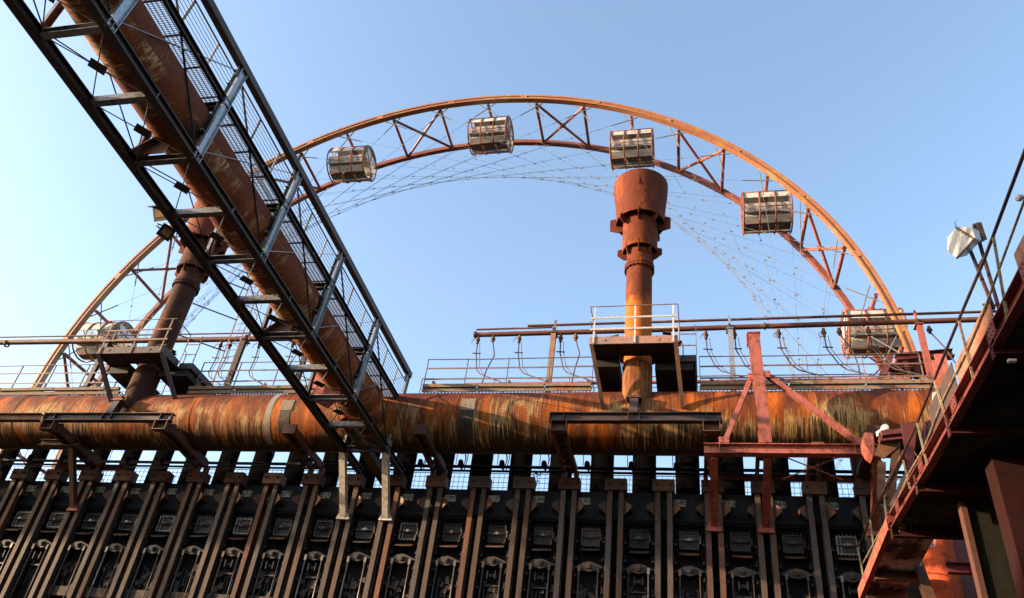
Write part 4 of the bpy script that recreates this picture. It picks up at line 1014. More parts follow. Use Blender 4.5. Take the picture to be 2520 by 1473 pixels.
# plates between chord and pipe
for t_, mt in ((12.9, 'brown'), (16.9, 'brown'), (2.6, 'red'), (7.13, 'brown')):
    a_, b_ = bA(t_), bB(t_)
    obj('saddle_plate', MB().prism([a_ + V((0.1, -0.16, 0.06)), a_ + V((0.1, 0.16, 0.06)), a_ + V((0.42, 0.13, 0.42)), a_ + V((0.50, -0.13, 0.44))], (0.012, 0, -0.012)).prism([a_ + V((0.12, 0, 0.07)), a_ + V((0.75, 0, 0.07)), a_ + V((0.75, 0, 0.5)), a_ + V((0.38, 0, 0.55))], (0, 0.015, 0)), mt, br)
obj('saddle_plate', MB().prism([atY(x_, y_, 17.9) for x_, y_ in ((768, 930), (800, 912), (838, 950), (832, 982), (804, 1004), (778, 990))], (0, 0.05, 0)), 'red', br)
# rusty trough between the chords near the battery
obj('trough', MB().chan(bA(2.6) + V((0.55, 0, 0.16)), bA(-0.6) + V((0.62, 0, -0.02)), 0.30, 0.2, (0, 0, 1), 0.02), 'brown', br)
# legs down to the buckstays
for f_, n_ in ((bA, 235), (bB, 236)):
    a_ = f_(1.5) + V((0, 0, -0.1))
    lg_ = MB().ibeam(a_, (XN(n_), 21.86, 10.42), 0.19, 0.16, (0, 1, 0), 0.018)
    lg_.prism([(XN(n_) - 0.2, 21.905, 10.30), (XN(n_) + 0.2, 21.905, 10.30), (XN(n_) + 0.2, 21.905, 10.36), (XN(n_) + 0.11, 21.905, 10.52), (XN(n_) - 0.11, 21.905, 10.52), (XN(n_) - 0.2, 21.905, 10.36)], (0, -0.09, 0))
    obj('leg', lg_, 'tanleg', br) if 'tanleg' in MT else None
    if 'tanleg' not in MT:
        MT['tanleg'] = wear('beige_painted_leg', (0.78, 0.66, 0.54), (0.50, 0.38, 0.28), (0.12, 0.07, 0.05), 1.4, (1, 1, 0.5), 0.35, 0.55)
        obj('leg', lg_, 'tanleg', br)
# the pipe itself
YPB, RB = 12.0, 0.585
d_ = BD
c1 = V((-9.67, 14.0, 13.08))
def pc(y): return c1 + d_ * ((y - 14.0) / d_.y)
py = thing('bridge_pipe', c1, 'large brown rusty pipe lying inside the truss bridge and joining the main', 'pipe')
b = MB(); vs = []; fs = []; ys = [20.45 - 0.5 * i for i in range(50)]; n = 56
for y in ys:
    p = pc(y)
    for k in range(n): a = 2 * math.pi * k / n; vs.append(p + V((RB * math.cos(a), 0, RB * math.sin(a))))
for i in range(len(ys) - 1):
    for k in range(n): fs.append((i * n + k, i * n + (k + 1) % n, (i + 1) * n + (k + 1) % n, (i + 1) * n + k))
obj('pipe_shell', b.add(vs, fs, True), 'bpipe', py)
for y in (19.35, 19.28):
    b = MB().lathe([(RB - 0.01, -0.025), (RB + 0.07, -0.025), (RB + 0.07, 0.025), (RB - 0.01, 0.025)], pc(y), 48, 'y')
    for k in range(28): a = 2 * math.pi * k / 28; q = pc(y) + V(((RB + 0.045) * math.cos(a), 0, (RB + 0.045) * math.sin(a))); b.tube([q + V((0, -0.05, 0)), q + V((0, 0.05, 0))], 0.018, 5)
    obj('flange', b, 'stack', py)
for y in (10.9, 16.2, 7.6, 13.6, 5.2): obj('weld_band', MB().lathe([(RB - 0.005, -0.015), (RB + 0.008, -0.015), (RB + 0.008, 0.015), (RB - 0.005, 0.015)], pc(y), 48, 'y'), 'bpipe', py)
MT['rust2'] = wear('sooty_rust_patch', (0.07, 0.03, 0.02), (0.16, 0.06, 0.03), (0.03, 0.015, 0.012), 2.0, (1, 1, 1), 0.4, 0.8)
for y, a0, a1 in ((11.8, 195, 250), (15.2, 230, 290), (9.0, 290, 335)):
    b = MB(); n = 14; vs = []; fs = []
    for i in range(n + 1):
        a = math.radians(a0 + (a1 - a0) * i / n)
        for r in (RB + 0.002, RB + 0.014):
            for dy in (-0.22, 0.22): vs.append(pc(y + dy) + V((r * math.cos(a), 0, r * math.sin(a))))
    for i in range(n):
        o = i * 4; fs += [(o, o + 1, o + 5, o + 4), (o + 2, o + 6, o + 7, o + 3), (o, o + 4, o + 6, o + 2), (o + 1, o + 3, o + 7, o + 5)]
    fs += [(0, 2, 3, 1), (n * 4, n * 4 + 1, n * 4 + 3, n * 4 + 2)]
    obj('repair_patch', b.add(vs, fs, True), 'rust2', py)
# floodlights
def flood(px_, py_, aim, lab, sc_=1.0):
    p = atX(px_, py_, -10.72)
    t = thing('floodlight', p, lab, 'floodlight', 'floodlights on the pipe bridge')
    d = V(aim).normalized(); r = d.cross(V((0, 0, 1))).normalized(); u = r.cross(d)
    def q(a, b_, c_): return p + (r * a + u * b_ + d * c_) * sc_
    b = MB().hexa([q(-0.11, -0.09, -0.12), q(0.11, -0.09, -0.12), q(0.11, 0.09, -0.12), q(-0.11, 0.09, -0.12)], [q(-0.16, -0.15, 0.03), q(0.16, -0.15, 0.03), q(0.16, 0.15, 0.03), q(-0.16, 0.15, 0.03)])
    b.hexa([q(-0.165, 0.135, 0.031), q(0.165, 0.135, 0.031), q(0.165, 0.155, 0.031), q(-0.165, 0.155, 0.031)], [q(-0.165, 0.135, 0.15), q(0.165, 0.135, 0.15), q(0.165, 0.155, 0.15), q(-0.165, 0.155, 0.15)])
    obj('housing', b, 'dark', t)
    obj('lens', MB().hexa([q(-0.10, -0.07, 0.031), q(0.10, -0.07, 0.031), q(0.10, 0.10, 0.031), q(-0.10, 0.10, 0.031)], [q(-0.10, -0.07, 0.036), q(0.10, -0.07, 0.036), q(0.10, 0.10, 0.036), q(-0.10, 0.10, 0.036)]), 'lens', t)
    obj('yoke', MB().tube([q(0.18, 0, -0.04), q(0.18, 0.05, -0.25), V((-10.52, p.y, p.z + 0.05))], 0.018, 6).beam(q(-0.18, 0, -0.04), q(-0.18, 0.0, -0.25), 0.03, 0.015).beam(q(-0.18, 0, -0.25), q(0.18, 0, -0.25), 0.03, 0.015), 'dark', t)
flood(396, 526, (-0.1, -1.0, -0.85), 'upper floodlight with pale lens on the left chord of the pipe bridge', 1.05)
flood(408, 572, (0.95, -0.45, -0.75), 'lower floodlight tilted towards the battery on the left chord of the pipe bridge', 0.95)
pj = atX(500, 512, -10.2); o = obj('junction_box', MB().lathe([(0.001, -0.05), (0.07, -0.05), (0.07, 0.05), (0.001, 0.05)], pj, 12), 'dark', loc=pj); tag(o, 'small round junction box beside the upper floodlight', 'junction box')

# ================================================================== left red strut
t = thing('red_strut', (XN(228), 21.5, 10.3), 'single dull red strut standing on the buckstay at plate 228, far left', 'strut')
b = MB().ibeam((XN(228) + 0.1, 20.6, 11.95), (XN(228), 21.86, 10.46), 0.17, 0.16, (0, 1, 0), 0.018); obj('column', b, 'brown', t)
x = XN(228); obj('foot_plate', MB().prism([(x - 0.2, 21.905, 10.32), (x + 0.2, 21.905, 10.32), (x + 0.11, 21.905, 10.52), (x - 0.11, 21.905, 10.52)], (0, -0.08, 0)), 'red', t)
obj('head_beam', MB().ibeam((x - 1.1, 20.55, 12.06), (x + 0.35, 20.55, 12.06), 0.2, 0.2, (0, 0, 1), 0.02), 'brown', t)

# ================================================================== red frame on the right
rf = thing('red_gantry', (1.6, 19.3, 11.4), 'salmon-red steel frame with tall post, raking braces and three legs', 'steel frame')
obj('post', MB().ibeam((1.63, 19.3, 11.55), (1.555, 19.3, 14.86), 0.30, 0.28, (0, 1, 0), 0.025), 'red', rf)
obj('post_cap', MB().box(1.385, 1.73, 19.13, 19.47, 14.865, 14.90).box(1.36, 1.39, 19.2, 19.4, 14.55, 14.864), 'red', rf)
obj('cross_beam', MB().ibeam((0.12, 19.3, 11.40), (4.30, 19.3, 11.40), 0.24, 0.27, (0, 0, 1), 0.022).box(0.5, 0.512, 19.185, 19.285, 11.29, 11.51).box(3.7, 3.712, 19.185, 19.285, 11.29, 11.51).box(3.9, 3.912, 19.185, 19.285, 11.29, 11.51), 'red', rf)
obj('raking_brace', MB().chan((1.42, 19.28, 13.55), (0.62, 19.28, 11.56), 0.12, 0.12, (0, 1, 0), 0.014), 'red', rf)
obj('raking_brace', MB().chan((1.78, 19.28, 13.62), (3.88, 19.28, 11.56), 0.13, 0.14, (0, 1, 0), 0.014), 'red', rf)
for (xa, n_) in ((0.36, 243), (1.66, 244), (4.22, 246)):
    x = XN(n_)
    b = MB().ibeam((xa, 19.4, 11.255), (x, 21.86, 10.46), 0.19, 0.16, (0, 0, 1), 0.018)
    lo = obj('leg', b, 'red', rf)
    obj('foot_plate', MB().prism([(x - 0.21, 21.905, 10.27), (x + 0.21, 21.905, 10.27), (x + 0.21, 21.905, 10.34), (x + 0.12, 21.905, 10.54), (x - 0.12, 21.905, 10.54), (x - 0.21, 21.905, 10.34)], (0, -0.09, 0)), 'red', lo)
obj('cross_brace', MB().beam(atY(1924, 1122, 21.2), atY(2075, 1182, 21.2), 0.012, 0.06, (0, 1, 0)).beam(atY(1926, 1180, 21.23), atY(2085, 1118, 21.23), 0.012, 0.06, (0, 1, 0)), 'red', rf)
obj('side_arm', MB().ibeam((0.25, 19.43, 11.42), (0.32, 21.7, 11.9), 0.16, 0.2), 'red', rf)

# ================================================================== red machinery at the wheel foot, right
rm = thing('red_machine', (5.5, 23, 14.1), 'cluster of bright red steel beams where the wheel meets the battery', 'machinery')
def yb(x, y, Y=23.2): return atY(x, y, Y)
for a_, b_, w_, h_, nm, mt in (((2205, 884), (2345, 872), 0.3, 0.24, 'cross_beam', 'red'), ((2168, 905), (2290, 902), 0.2, 0.14, 'cross_beam', 'red'), ((2190, 918), (2300, 915), 0.2, 0.12, 'cross_beam', 'dred'),
                               ((2190, 880), (2172, 925), 0.2, 0.22, 'strut', 'red'), ((2225, 890), (2240, 935), 0.14, 0.14, 'strut', 'red'), ((2262, 890), (2255, 930), 0.16, 0.2, 'strut', 'dred'), ((2290, 885), (2300, 935), 0.18, 0.2, 'strut', 'dred')):
    rm_o = obj(nm, MB().ibeam(yb(*a_), yb(*b_), w_, h_, (0, 1, 0) if nm == 'strut' else (0, 0, 1), 0.02), mt, rm)
obj('brace', MB().beam(yb(2150, 925), yb(2200, 870), 0.03, 0.07, (0, 1, 0)).beam(yb(2140, 880), yb(2210, 930), 0.03, 0.07, (0, 1, 0)).beam(yb(2330, 880), yb(2280, 930), 0.04, 0.09, (0, 1, 0)), 'red', rm)
obj('gear_box', MB().box(5.6, 6.6, 23.4, 24.4, 14.6, 15.5).lathe([(0.001, -0.15), (0.35, -0.15), (0.35, 0.15), (0.001, 0.15)], (5.5, 23.3, 15.2), 16, 'y'), 'dred', rm)
obj('base_frame', MB().box(4.2, 7.6, 22.9, 25, 14.2, 14.4), 'dred', rm)
for xx in (4.4, 7.4): obj('leg', MB().box(xx - 0.12, xx + 0.12, 22.95, 23.2, ZT - 0.12, 14.19), 'dred', rm)

# ================================================================== gallery (coke guide) on the right
ga = thing('machine_gallery', (5, 12, GZ), 'dark red machine gallery with handrails reaching overhead along the right edge', 'gallery')
def gz(y): return 7.60 + (y - 9.0) * 0.072 if y > 9 else 7.60 + (9 - y) * 0.02
XG = 3.5
pts = [(16.0, 8.11), (12.6, 7.83), (9.8, 7.66), (8.0, 7.56), (5.0, 7.45), (1.0, 7.35)]
b = MB(); b2 = MB()
for i in range(len(pts) - 1):
    (ya, za), (yb_, zb) = pts[i], pts[i + 1]
    b.chan((XG + 0.03, ya, za + 0.10), (XG + 0.03, yb_, zb + 0.10), 0.12, 0.26, (0, 0, 1), 0.018, -1)
    b2.prism([(XG + 0.1, ya, za), (10, ya, za), (10, yb_, zb), (XG + 0.1, yb_, zb)], (0, 0, 0.05))
obj('edge_beam', b, 'dred2', ga) if 'dred2' in MT else None
if 'dred2' not in MT:
    MT['dred2'] = wear('brick_red_paint', (0.185, 0.045, 0.042), (0.14, 0.052, 0.038), (0.10, 0.03, 0.028), 1.2, (1, 1, 1), 0.35, 0.55, 0, 0.1)
    obj('edge_beam', b, 'dred2', ga)
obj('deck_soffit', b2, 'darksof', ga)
for y in (15.9, 13.6, 11.35, 9.1, 7.0, 5.0):
    za = [p for p in pts if p[0] <= y + 0.2][0][1]
    z = 7.45 + max(0, y - 5) * 0.06
    ob = MB().ibeam((XG - 0.02, y, z - 0.10), (10, y, z - 0.10), 0.11, 0.2); ob.box(XG - 0.03, XG - 0.01, y - 0.05, y + 0.05, z - 0.24, z + 0.1)
    obj('cross_beam', ob, 'maroon', ga)
# lower step of the deck
for yy in (18.35, 19.55): obj('cross_beam', MB().ibeam((XG + 0.03, yy, 8.02), (4.38, yy, 8.02), 0.12, 0.18), 'brown', ga)
obj('lower_soffit', MB().box(XG + 0.05, 4.36, 16.2, 19.75, 8.14, 8.18), 'soffit', ga)
obj('edge_beam', MB().chan((XG - 0.03, 15.9, 8.16), (XG - 0.03, 19.9, 8.12), 0.1, 0.24, (0, 0, 1), 0.016, -1), 'red', ga)
obj('landing_beam', MB().ibeam((XG - 0.06, 15.85, 8.24), (5.0, 15.85, 8.24), 0.14, 0.2), 'dred', ga)
# handrail
zr = [(19.9, 9.05), (17.5, 9.0), (16.0, 8.95), (11.4, 8.65), (8.6, 8.6), (7.13, 8.64)]
tr = [atX(*p, XG) for p in ((2111, 1348), (2141, 1280), (2174, 1216), (2220, 1124), (2257, 1042), (2304, 923), (2360, 786), (2422, 640), (2505, 418))] 
tr.append(tr[-1] + (tr[-1] - tr[-2]) * 1.6)
rl = obj('handrail', MB().tube(tr, 0.021, 8), 'blkrail', ga) if 'blkrail' in MT else None
if rl is None:
    MT['blkrail'] = wear('dark_rust_tube', (0.05, 0.025, 0.025), (0.10, 0.04, 0.03), (0.02, 0.015, 0.015), 1.5, (1, 1, 1), 0.4, 0.5)
    rl = obj('handrail', MB().tube(tr, 0.021, 8), 'blkrail', ga)
mr = [atX(*p, XG) for p in ((2123, 1388), (2176, 1290), (2216, 1215), (2240, 1160), (2275, 1102), (2320, 985), (2378, 866), (2430, 742), (2485, 592))]
mr.append(mr[-1] + (mr[-1] - mr[-2]) * 1.6)
obj('mid_rail', MB().tube(mr, 0.014, 6), 'yrail', rl)
for (a_, b_) in (((2111, 1348), (2128, 1440)), ((2141, 1280), (2154, 1376)), ((2176, 1222), (2184, 1300)), ((2223, 1134), (2240, 1204)), ((2257, 1042), (2283, 1150)), ((2298, 934), (2334, 1050)), ((2360, 790), (2396, 935)), ((2445, 585), (2480, 790))):
    pa = atX(*a_, XG - 0.01); pb = atX(*b_, XG - 0.01)
    obj('rail_post', MB().beam(pa, pb, 0.032, 0.016, (0, 1, 0)), 'yrail', rl)
# side infill plates
for (p_, mt) in ((((2342, 1010), (2391, 905), (2391, 930), (2398, 935), (2350, 1035)), None),):
    pass
def side_plate(y0, y1, h, mat, x=XG + 0.02):
    za = 7.45 + max(0, y0 - 5) * 0.06; zb = 7.45 + max(0, y1 - 5) * 0.06
    obj('side_plate', MB().prism([(x, y0, za + 0.22), (x, y1, zb + 0.22), (x, y1, zb + 0.22 + h), (x, y0, za + 0.22 + h)], (0.012, 0, 0)), mat, ga)
side_plate(12.2, 10.7, 0.42, 'purple'); side_plate(10.6, 8.9, 0.30, 'tan'); side_plate(7.9, 5.5, 0.22, 'tan')
# lamp arms, lamp is a thing of its own
LX = 3.62
la = [MB().beam(atX(2398, 556, LX), atX(2462, 772, LX), 0.05, 0.03, (1, 0, 0)), MB().beam(atX(2385, 610, LX - 0.05), atX(2446, 760, LX - 0.05), 0.045, 0.03, (1, 0, 0))]
lp = thing('lamp_bracket', atX(2455, 770, LX), 'pair of dark bars holding the pale lamp box up beside the handrail', 'bracket')
for q_ in la: obj('arm', q_, 'blkrail', lp)
obj('stay', MB().beam(atX(2405, 665, LX - 0.03), atX(2418, 640, LX), 0.03, 0.03), 'blkrail', lp)
obj('head_plate', MB().prism([atX(2392, 552, LX), atX(2405, 548, LX), atX(2419, 590, LX), atX(2401, 600, LX)], (0.05, 0, 0)), 'brown', lp)
# lamp box: six sided hood
pl_ = atX(2362, 592, LX - 0.08)
lb = thing('lamp_box', pl_, 'pale angular lamp housing on two dark bars against the sky at right', 'lamp')
outl = [(2330, 588), (2353, 559), (2392, 560), (2400, 588), (2357, 636), (2332, 622)]
fr_ = [atX(x_, y_, LX - 0.2) for x_, y_ in outl]; cen = sum(fr_, V((0, 0, 0))) / 6
bk_ = [p + V((0.12, 0.05, 0.03)) for p in fr_]
fs = [(0, 1, 2, 3), (0, 3, 4, 5)] 
hb = MB().add(fr_ + [cen.lerp(p, 0.8) + V((0.13, 0.06, 0.03)) for p in fr_], [(0, 1, 2, 3, 4, 5), (11, 10, 9, 8, 7, 6)] + [(i, (i + 1) % 6, 6 + (i + 1) % 6, 6 + i) for i in range(6)])
obj('housing', hb, 'lampbox', lb)
rg = MB().beam(fr_[1].lerp(fr_[3], 0.02) + V((-0.01, 0, 0)), fr_[3] + V((-0.01, 0, 0)), 0.015, 0.02); rg.beam(fr_[3] + V((-0.01, 0, 0)), fr_[4] + V((-0.01, 0, 0)), 0.02, 0.02)
for k in range(6): rg.ball(fr_[1].lerp(fr_[3], 0.1 + 0.16 * k) + V((-0.02, 0, -0.02)), 0.008, 6)
obj('rivet_strip', rg, 'brown', lb)
o = obj('hook_rod', MB().tube([fr_[1] + V((0, 0, 0)), fr_[1] + V((-0.02, -0.06, 0.05)), fr_[1] + V((0, -0.1, 0.03))], 0.006, 5), 'galv', lb)
# things inside the gallery
def gobj(name, mb, mat, c, lab, cat):
    o = obj(name, mb, mat, loc=c); tag(o, lab, cat); return o
YG = 18.0
def quad_plate(name, pts2, Y, th, mat, lab, cat, X=None):
    ps = [atX(x_, y_, X) if X else atY(x_, y_, Y) for x_, y_ in pts2]
    b = MB().prism(ps, (th, 0, 0) if X else (0, th, 0)); return gobj(name, b, mat, sum(ps, V((0, 0, 0))) / len(ps), lab, cat)
quad_plate('panel', ((2296, 966), (2303, 964), (2314, 970), (2316, 1030), (2294, 1036)), 17.0, 0.08, 'lampbox', 'tall pale blue-white panel standing behind the gallery handrail', 'panel')
quad_plate('panel', ((2190, 1240), (2222, 1168), (2246, 1168), (2246, 1284), (2212, 1292), (2196, 1284)), 17.2, 0.04, 'tan', 'sunlit tan plate with dark speckles low behind the gallery rail', 'panel')
# perforated guard
ps = [atY(2276, 1040, 16.6), atY(2308, 1030, 16.6), atY(2310, 1086, 16.6), atY(2276, 1096, 16.6)]
pg = thing('perforated_guard', ps[0], 'perforated steel guard panel behind the crossing gallery rails', 'guard panel')
b = MB()
for k in range(15):
    f_ = k / 14; b.beam(ps[0].lerp(ps[1], f_), ps[3].lerp(ps[2], f_), 0.014, 0.012, (0, 1, 0)); b.beam(ps[0].lerp(ps[3], f_), ps[1].lerp(ps[2], f_), 0.014, 0.012, (0, 1, 0))
obj('mesh', b, 'purple', pg)
b = MB()
for i in range(4): b.beam(ps[i], ps[(i + 1) % 4], 0.04, 0.03, (0, 1, 0))
obj('frame', b, 'dred', pg)
quad_plate('panel', ((2217, 1040), (2256, 1038), (2246, 1190), (2240, 1195)), 17.4, 0.04, 'dred', 'dark red leaning plate left of the perforated guard', 'panel')
# red column behind
o = gobj('red_column', MB().ibeam(atY(2310, 880, 18.2), atY(2338, 1012, 18.2), 0.26, 0.3, (0, 1, 0)), 'red', atY(2330, 1012, 18.2), 'red column rising behind the gallery handrail to the red machine', 'column')
# box beam, curved hood and lamp on it
o = gobj('box_beam', MB().beam(atY(2166, 1078, 18.3), atY(2224, 1072, 18.3), 0.5, 0.12).beam(atY(2165, 1084, 18.0), atY(2222, 1078, 18.0), 0.04, 0.05), 'dred2', atY(2195, 1075, 18.3), 'dark red box beam carrying the small white bulkhead lamp', 'beam')
p = atY(2178, 1054, 18.2)
t = thing('bulkhead_lamp', p, 'small round white lamp sitting on the dark red box beam', 'lamp')
obj('housing', MB().lathe([(0.001, -0.08), (0.07, -0.07), (0.09, 0.0), (0.09, 0.05), (0.07, 0.08), (0.001, 0.08)], p, 16, 'y'), 'white', t)
obj('socket', MB().tube([p + V((-0.17, 0.05, -0.1)), p + V((-0.06, 0.05, -0.03))], 0.04, 8).tube([p + V((-0.17, 0.05, -0.2)), p + V((-0.17, 0.05, -0.08))], 0.035, 8), 'white', t)
b = MB(); arc = [(2128, 1064), (2148, 1066), (2152, 1090), (2150, 1118), (2138, 1110), (2128, 1094), (2124, 1076)]
gobj('curved_hood', MB().prism([atY(x_, y_, 18.6) for x_, y_ in arc], (0, 0.5, 0)), 'red', atY(2138, 1090, 18.6), 'orange-red curved hood at the end of the red crossbeam', 'hood')
quad_plate('panel', ((2150, 1120), (2166, 1082), (2222, 1080), (2210, 1100), (2176, 1128)), 18.5, 0.05, 'brown', 'rusty plate hanging below the dark red box beam', 'panel')
gobj('rust_pipe', MB().tube([atY(2226, 1112, 17.6), atY(2214, 1138, 17.6), atY(2184, 1196, 17.8), atY(2178, 1208, 17.8), atY(2182, 1226, 17.8)], 0.06, 10), 'stackbase', atY(2190, 1196, 17.8), 'bright bent rusty pipe sloping beside the gallery rail', 'pipe')
for (a_, b_, nm) in (((2170, 1140), (2168, 1230), 'left'), ((2205, 1100), (2190, 1250), 'right')):
    gobj('machine_bar', MB().ibeam(atY(*a_, 18.6), atY(*b_, 18.6), 0.16, 0.16, (0, 1, 0)), 'brown', atY(*b_, 18.6), 'rusty upright bar %s of the bright bent pipe' % nm, 'bar')
# black backdrop closing the machine body; deep shade put into its colour
dk = thing('housing_backdrop', (8, 20.3, GZ), 'black backdrop walls for deep shade, as machine housing, filling the lower right under the gallery', 'machine housing')
obj('wall', MB().box(5.35, 17, 20.3, 20.5, GZ, 9.5), 'coal', dk); obj('wall', MB().box(10.0, 10.2, 1, 20.29, GZ, 9.4), 'coal', dk); obj('wall', MB().box(4.05, 5.349, 20.6, 20.7, GZ, 9.6), 'coal', dk)
obj('sheet', MB().box(5.9, 9.8, 19.2, 19.25, 4, 7.55), 'green', dk)
obj('sill_beam', MB().ibeam((4.6, 19.05, 7.05), (10, 19.05, 7.05), 0.16, 0.26), 'dred', dk); obj('sill_beam', MB().ibeam((4.6, 17.0, 7.75), (10, 17.0, 7.75), 0.16, 0.2), 'dred', dk)
# big red round leg and neighbours
xl_ = atY(2330, 1473, 18.9).x
t = thing('round_leg', (atY(2308, 1360, 18.9).x, 18.9, GZ), 'thick round orange-red leg under the gallery at bottom right', 'column')
xx = atY(2313, 1400, 18.9).x
obj('shaft', MB().tube([(xx, 18.9, GZ), (xx, 18.9, 9.4)], 0.36, 28), 'redleg', t) if 'redleg' in MT else None
if 'redleg' not in MT:
    MT['redleg'] = wear('orange_red_paint', (0.52, 0.085, 0.03), (0.30, 0.055, 0.02), (0.12, 0.03, 0.02), 0.6, (1, 1, 1), 0.3, 0.85, 0, 0.05, 0.1)
    obj('shaft', MB().tube([(xx, 18.9, GZ), (xx, 18.9, 9.4)], 0.36, 28), 'redleg', t)
obj('fin', MB().box(xx + 0.36, xx + 0.62, 18.86, 18.9, GZ, 9.35), 'dred2', t)
gobj('raking_strut', MB().ibeam(atY(2256, 1385, 18.2), atY(2300, 1475, 18.2) + V((0, 0, -0.6)), 0.2, 0.18, (0, 1, 0)), 'brown', atY(2280, 1430, 18.2), 'dark rusty raking strut in front of the thick round leg', 'strut')
xo_ = atY(2389, 1350, 14.0).x
gobj('olive_column', MB().box(xo_ + 0.09, xo_ + 0.75, 14.05, 14.4, GZ, 7.8), 'green', (xo_ + 0.4, 14.2, GZ), 'wide olive-brown column under the gallery right of the round leg', 'column')
gobj('column_edge', MB().box(xo_, xo_ + 0.085, 14.0, 14.2, GZ, 7.8), 'buckred', (xo_, 14.1, GZ), 'narrow rust-lit edge column on the left side of the olive column', 'column')
xc_ = atY(2474, 1250, 12.0).x; MT['dmar'] = wear('shaded_maroon', (0.035, 0.009, 0.009), (0.03, 0.012, 0.010), (0.012, 0.006, 0.006), 1.0, (1, 1, 1), 0.4, 0.9, 0, 0.1, 0.08)  # red darkened in place of the shade this column stands in
gobj('dark_red_column', MB().box(xc_, xc_ + 0.9, 12.0, 12.4, GZ, 7.62), 'dmar', (xc_ + 0.4, 12.2, GZ), 'broad red column, coloured dark for shade, at the right edge of the picture', 'column')
p = atZ(2487, 878, 7.5) + V((0, 0, -0.06))
gobj('soffit_lamp', MB().beam(p + V((-0.045, 0, 0)), p + V((0.045, 0, 0)), 0.05, 0.03), 'white', p, 'small white lamp fixed under the dark gallery soffit', 'lamp')
p = atY(2508, 488, 7.2)
gobj('bell_lamp', MB().ball(p, 0.04, 10).tube([p + V((0.02, 0.0, 0.03)), p + V((0.08, 0, 0.0))], 0.02, 8), 'lampbox', p, 'small pale lamp at the upper right edge by the handrail top', 'lamp')

# ================================================================== made-up galleries left of the view, added to shade the battery wall
for (xa, xb, lab) in ((-78, -46.3, 'unseen gallery on trestles added far left to shade the battery wall'), (-40.2, -34.8, 'shorter unseen gallery on trestles added at left to shade the battery wall')):
    t = thing('shade_gallery', ((xa + xb) / 2, 9.0, GZ), lab, 'shade caster', 'unseen galleries added to shade the battery')
    rg_ = random.Random(int(-xa)); x = xa
    while x < xb - 0.5:
        L_ = min(rg_.uniform(2.0, 4.2), xb - x); hb = rg_.uniform(18.5, 18.9)  # gaps between panels let patches of sun through to the wall
        obj('side_panel', MB().box(x, x + L_, 9.4, 10.0, hb, 19.55), 'brown', t); x += L_ + rg_.uniform(0.7, 1.3)
    obj('floor', MB().box(xa, xb, 9.3, 10.0, 18.35, 18.45), 'dark', t)
    obj('roof', MB().prism([(xa - 0.1, 9.2, 19.56), (xa - 0.1, 10.2, 19.56), (xa - 0.1, 9.7, 19.75)], (xb - xa + 0.2, 0, 0)), 'dark', t)
    x = xa + 1.5
    while x < xb:
        for s_ in (-1, 1): obj('trestle_leg', MB().ibeam((x, 9.1 + s_ * 1.6, GZ), (x, 9.65 + s_ * 0.3, 18.34), 0.3, 0.3, (0, 1, 0), 0.03), 'brown', t)
        obj('trestle_brace', MB().beam((x, 7.9, 4), (x, 10.0, 10.5), 0.1, 0.1, (1, 0, 0)), 'brown', t)
        x += 8.0
    for k in range(int((xb - xa) / 2.4)):
        obj('upright', MB().box(xa + 0.8 + 2.4 * k, xa + 0.92 + 2.4 * k, 10.001, 10.06, 18.46, 19.55), 'dark', t)

# dry weed and loose cables in the gallery
p0 = atX(2236, 1270, XG + 0.15)
wd = thing('dry_weed', p0, 'dry straw-coloured weed growing along the gallery edge low at right', 'plant')
b = MB(); wr = random.Random(5)
for k in range(70):
    q = p0 + V((wr.uniform(-0.05, 0.25), wr.uniform(-1.6, 1.2), 0)); h = wr.uniform(0.15, 0.55)
    b.tube([q, q + V((wr.uniform(-0.05, 0.05), wr.uniform(-0.08, 0.08), h * 0.6)), q + V((wr.uniform(-0.12, 0.12), wr.uniform(-0.15, 0.15), h))], [0.005, 0.004, 0.002], 4, False)
obj('stems', b, 'yrail', wd)
for pts2, lab in (([(2165, 1240), (2163, 1216), (2170, 1202), (2188, 1198), (2196, 1206)], 'black cable loop hanging left of the bent rusty pipe'), ([(2283, 1333), (2292, 1347), (2300, 1345), (2302, 1325), (2310, 1318)], 'pale cable loop dangling at the end of the lower gallery soffit')):
    o = obj('cable_loop', MB().tube([atY(x_, y_, 17.0) for x_, y_ in pts2], 0.012, 6), 'cond' if 'black' in lab else 'galv', loc=atY(*pts2[0], 17.0)); tag(o, lab, 'cable')
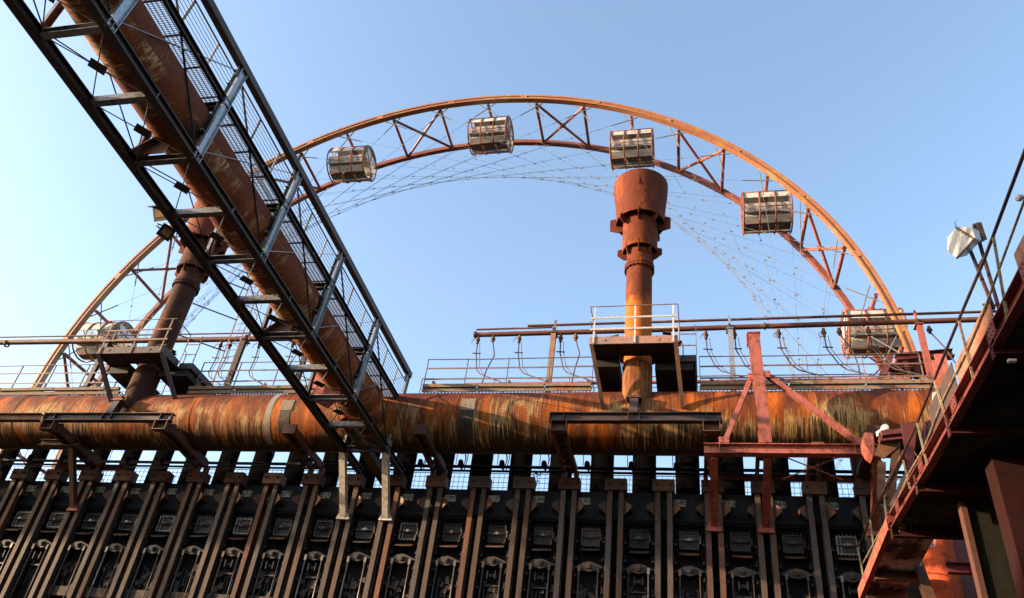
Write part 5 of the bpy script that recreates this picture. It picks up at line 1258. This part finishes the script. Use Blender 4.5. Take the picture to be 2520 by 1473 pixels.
# bolted plates along the gallery beam
for i, (y, z) in enumerate(((15.0, 8.03), (13.0, 7.86), (10.8, 7.72), (8.9, 7.61), (7.6, 7.54), (6.4, 7.5))):
    gp_ = MB().box(XG - 0.055, XG - 0.042, y - 0.13, y + 0.13, z + 0.0, z + 0.20)
    for dy in (-0.08, 0.0, 0.08):
        for dz in (0.05, 0.15): gp_.tube([(XG - 0.055, y + dy, z + dz), (XG - 0.07, y + dy, z + dz)], 0.013, 6)
    obj('splice_plate', gp_, 'dred2', ga)
for k, (y0, y1) in enumerate(((13.4, 11.5), (11.2, 9.3), (8.9, 7.1), (6.8, 5.1), (15.7, 13.8))):
    for x in (4.6, 5.8, 7.0, 8.2):
        za = 7.45 + max(0, y0 - 5) * 0.06; zb = 7.45 + max(0, y1 - 5) * 0.06
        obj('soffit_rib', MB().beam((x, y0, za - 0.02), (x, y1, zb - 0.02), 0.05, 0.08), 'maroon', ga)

for (x, z) in ((0.62, 11.60), (3.86, 11.60), (1.44, 13.5), (1.77, 13.56)):
    g_p = MB().box(x - 0.13, x + 0.13, 19.17, 19.185, z - 0.10, z + 0.10)
    for dx in (-0.08, 0.08):
        for dz in (-0.05, 0.05): g_p.tube([(x + dx, 19.17, z + dz), (x + dx, 19.15, z + dz)], 0.016, 6)
    obj('gusset_plate', g_p, 'red', rf)
for k in range(30):
    a = G0 + 12 * k + 6
    if wp(a, 19.6, YF).z > 11:
        obj('splice_plate', MB().beam(wp(a - 0.5, 19.63, YF - 0.165), wp(a + 0.5, 19.63, YF - 0.165), 0.02, 0.2, wp(a, 1, 0) - wp(a, 0, 0)), 'ring', wh)
for t_ in TN:
    for f_ in (bA, bB):
        c_ = f_(t_); obj('stiffener', MB().box(c_.x - 0.08, c_.x + 0.08, c_.y - 0.006, c_.y + 0.006, c_.z - 0.076, c_.z + 0.076), 'strut', br)

# ================================================================== made-up building behind the camera, added to shade the right corner
MT['brick'] = wear('dark_red_brick', (0.22, 0.09, 0.06), (0.16, 0.07, 0.05), (0.07, 0.04, 0.035), 0.8, (1, 1, 1), 0.4, 0.85)
t = thing('shade_building', (-47, -8, GZ), 'unseen long brick building added behind the camera to shade the right corner', 'building')
obj('wall', MB().box(-66, -30, -12, -5, GZ, 17.8), 'brick', t)
obj('roof', MB().prism([(-66.4, -12.4, 17.81), (-66.4, -4.6, 17.81), (-66.4, -8.5, 18.5)], (36.8, 0, 0)), 'dark', t)
for k in range(9):
    for z in (1.5, 6.5, 11.5):
        wo = obj('window', MB().box(-64 + 3.8 * k, -62.2 + 3.8 * k, -4.99, -4.95, z, z + 3.0), 'blk', t)
        obj('sill', MB().box(-64.1 + 3.8 * k, -62.1 + 3.8 * k, -4.99, -4.85, z - 0.15, z - 0.01), 'kerb', wo)
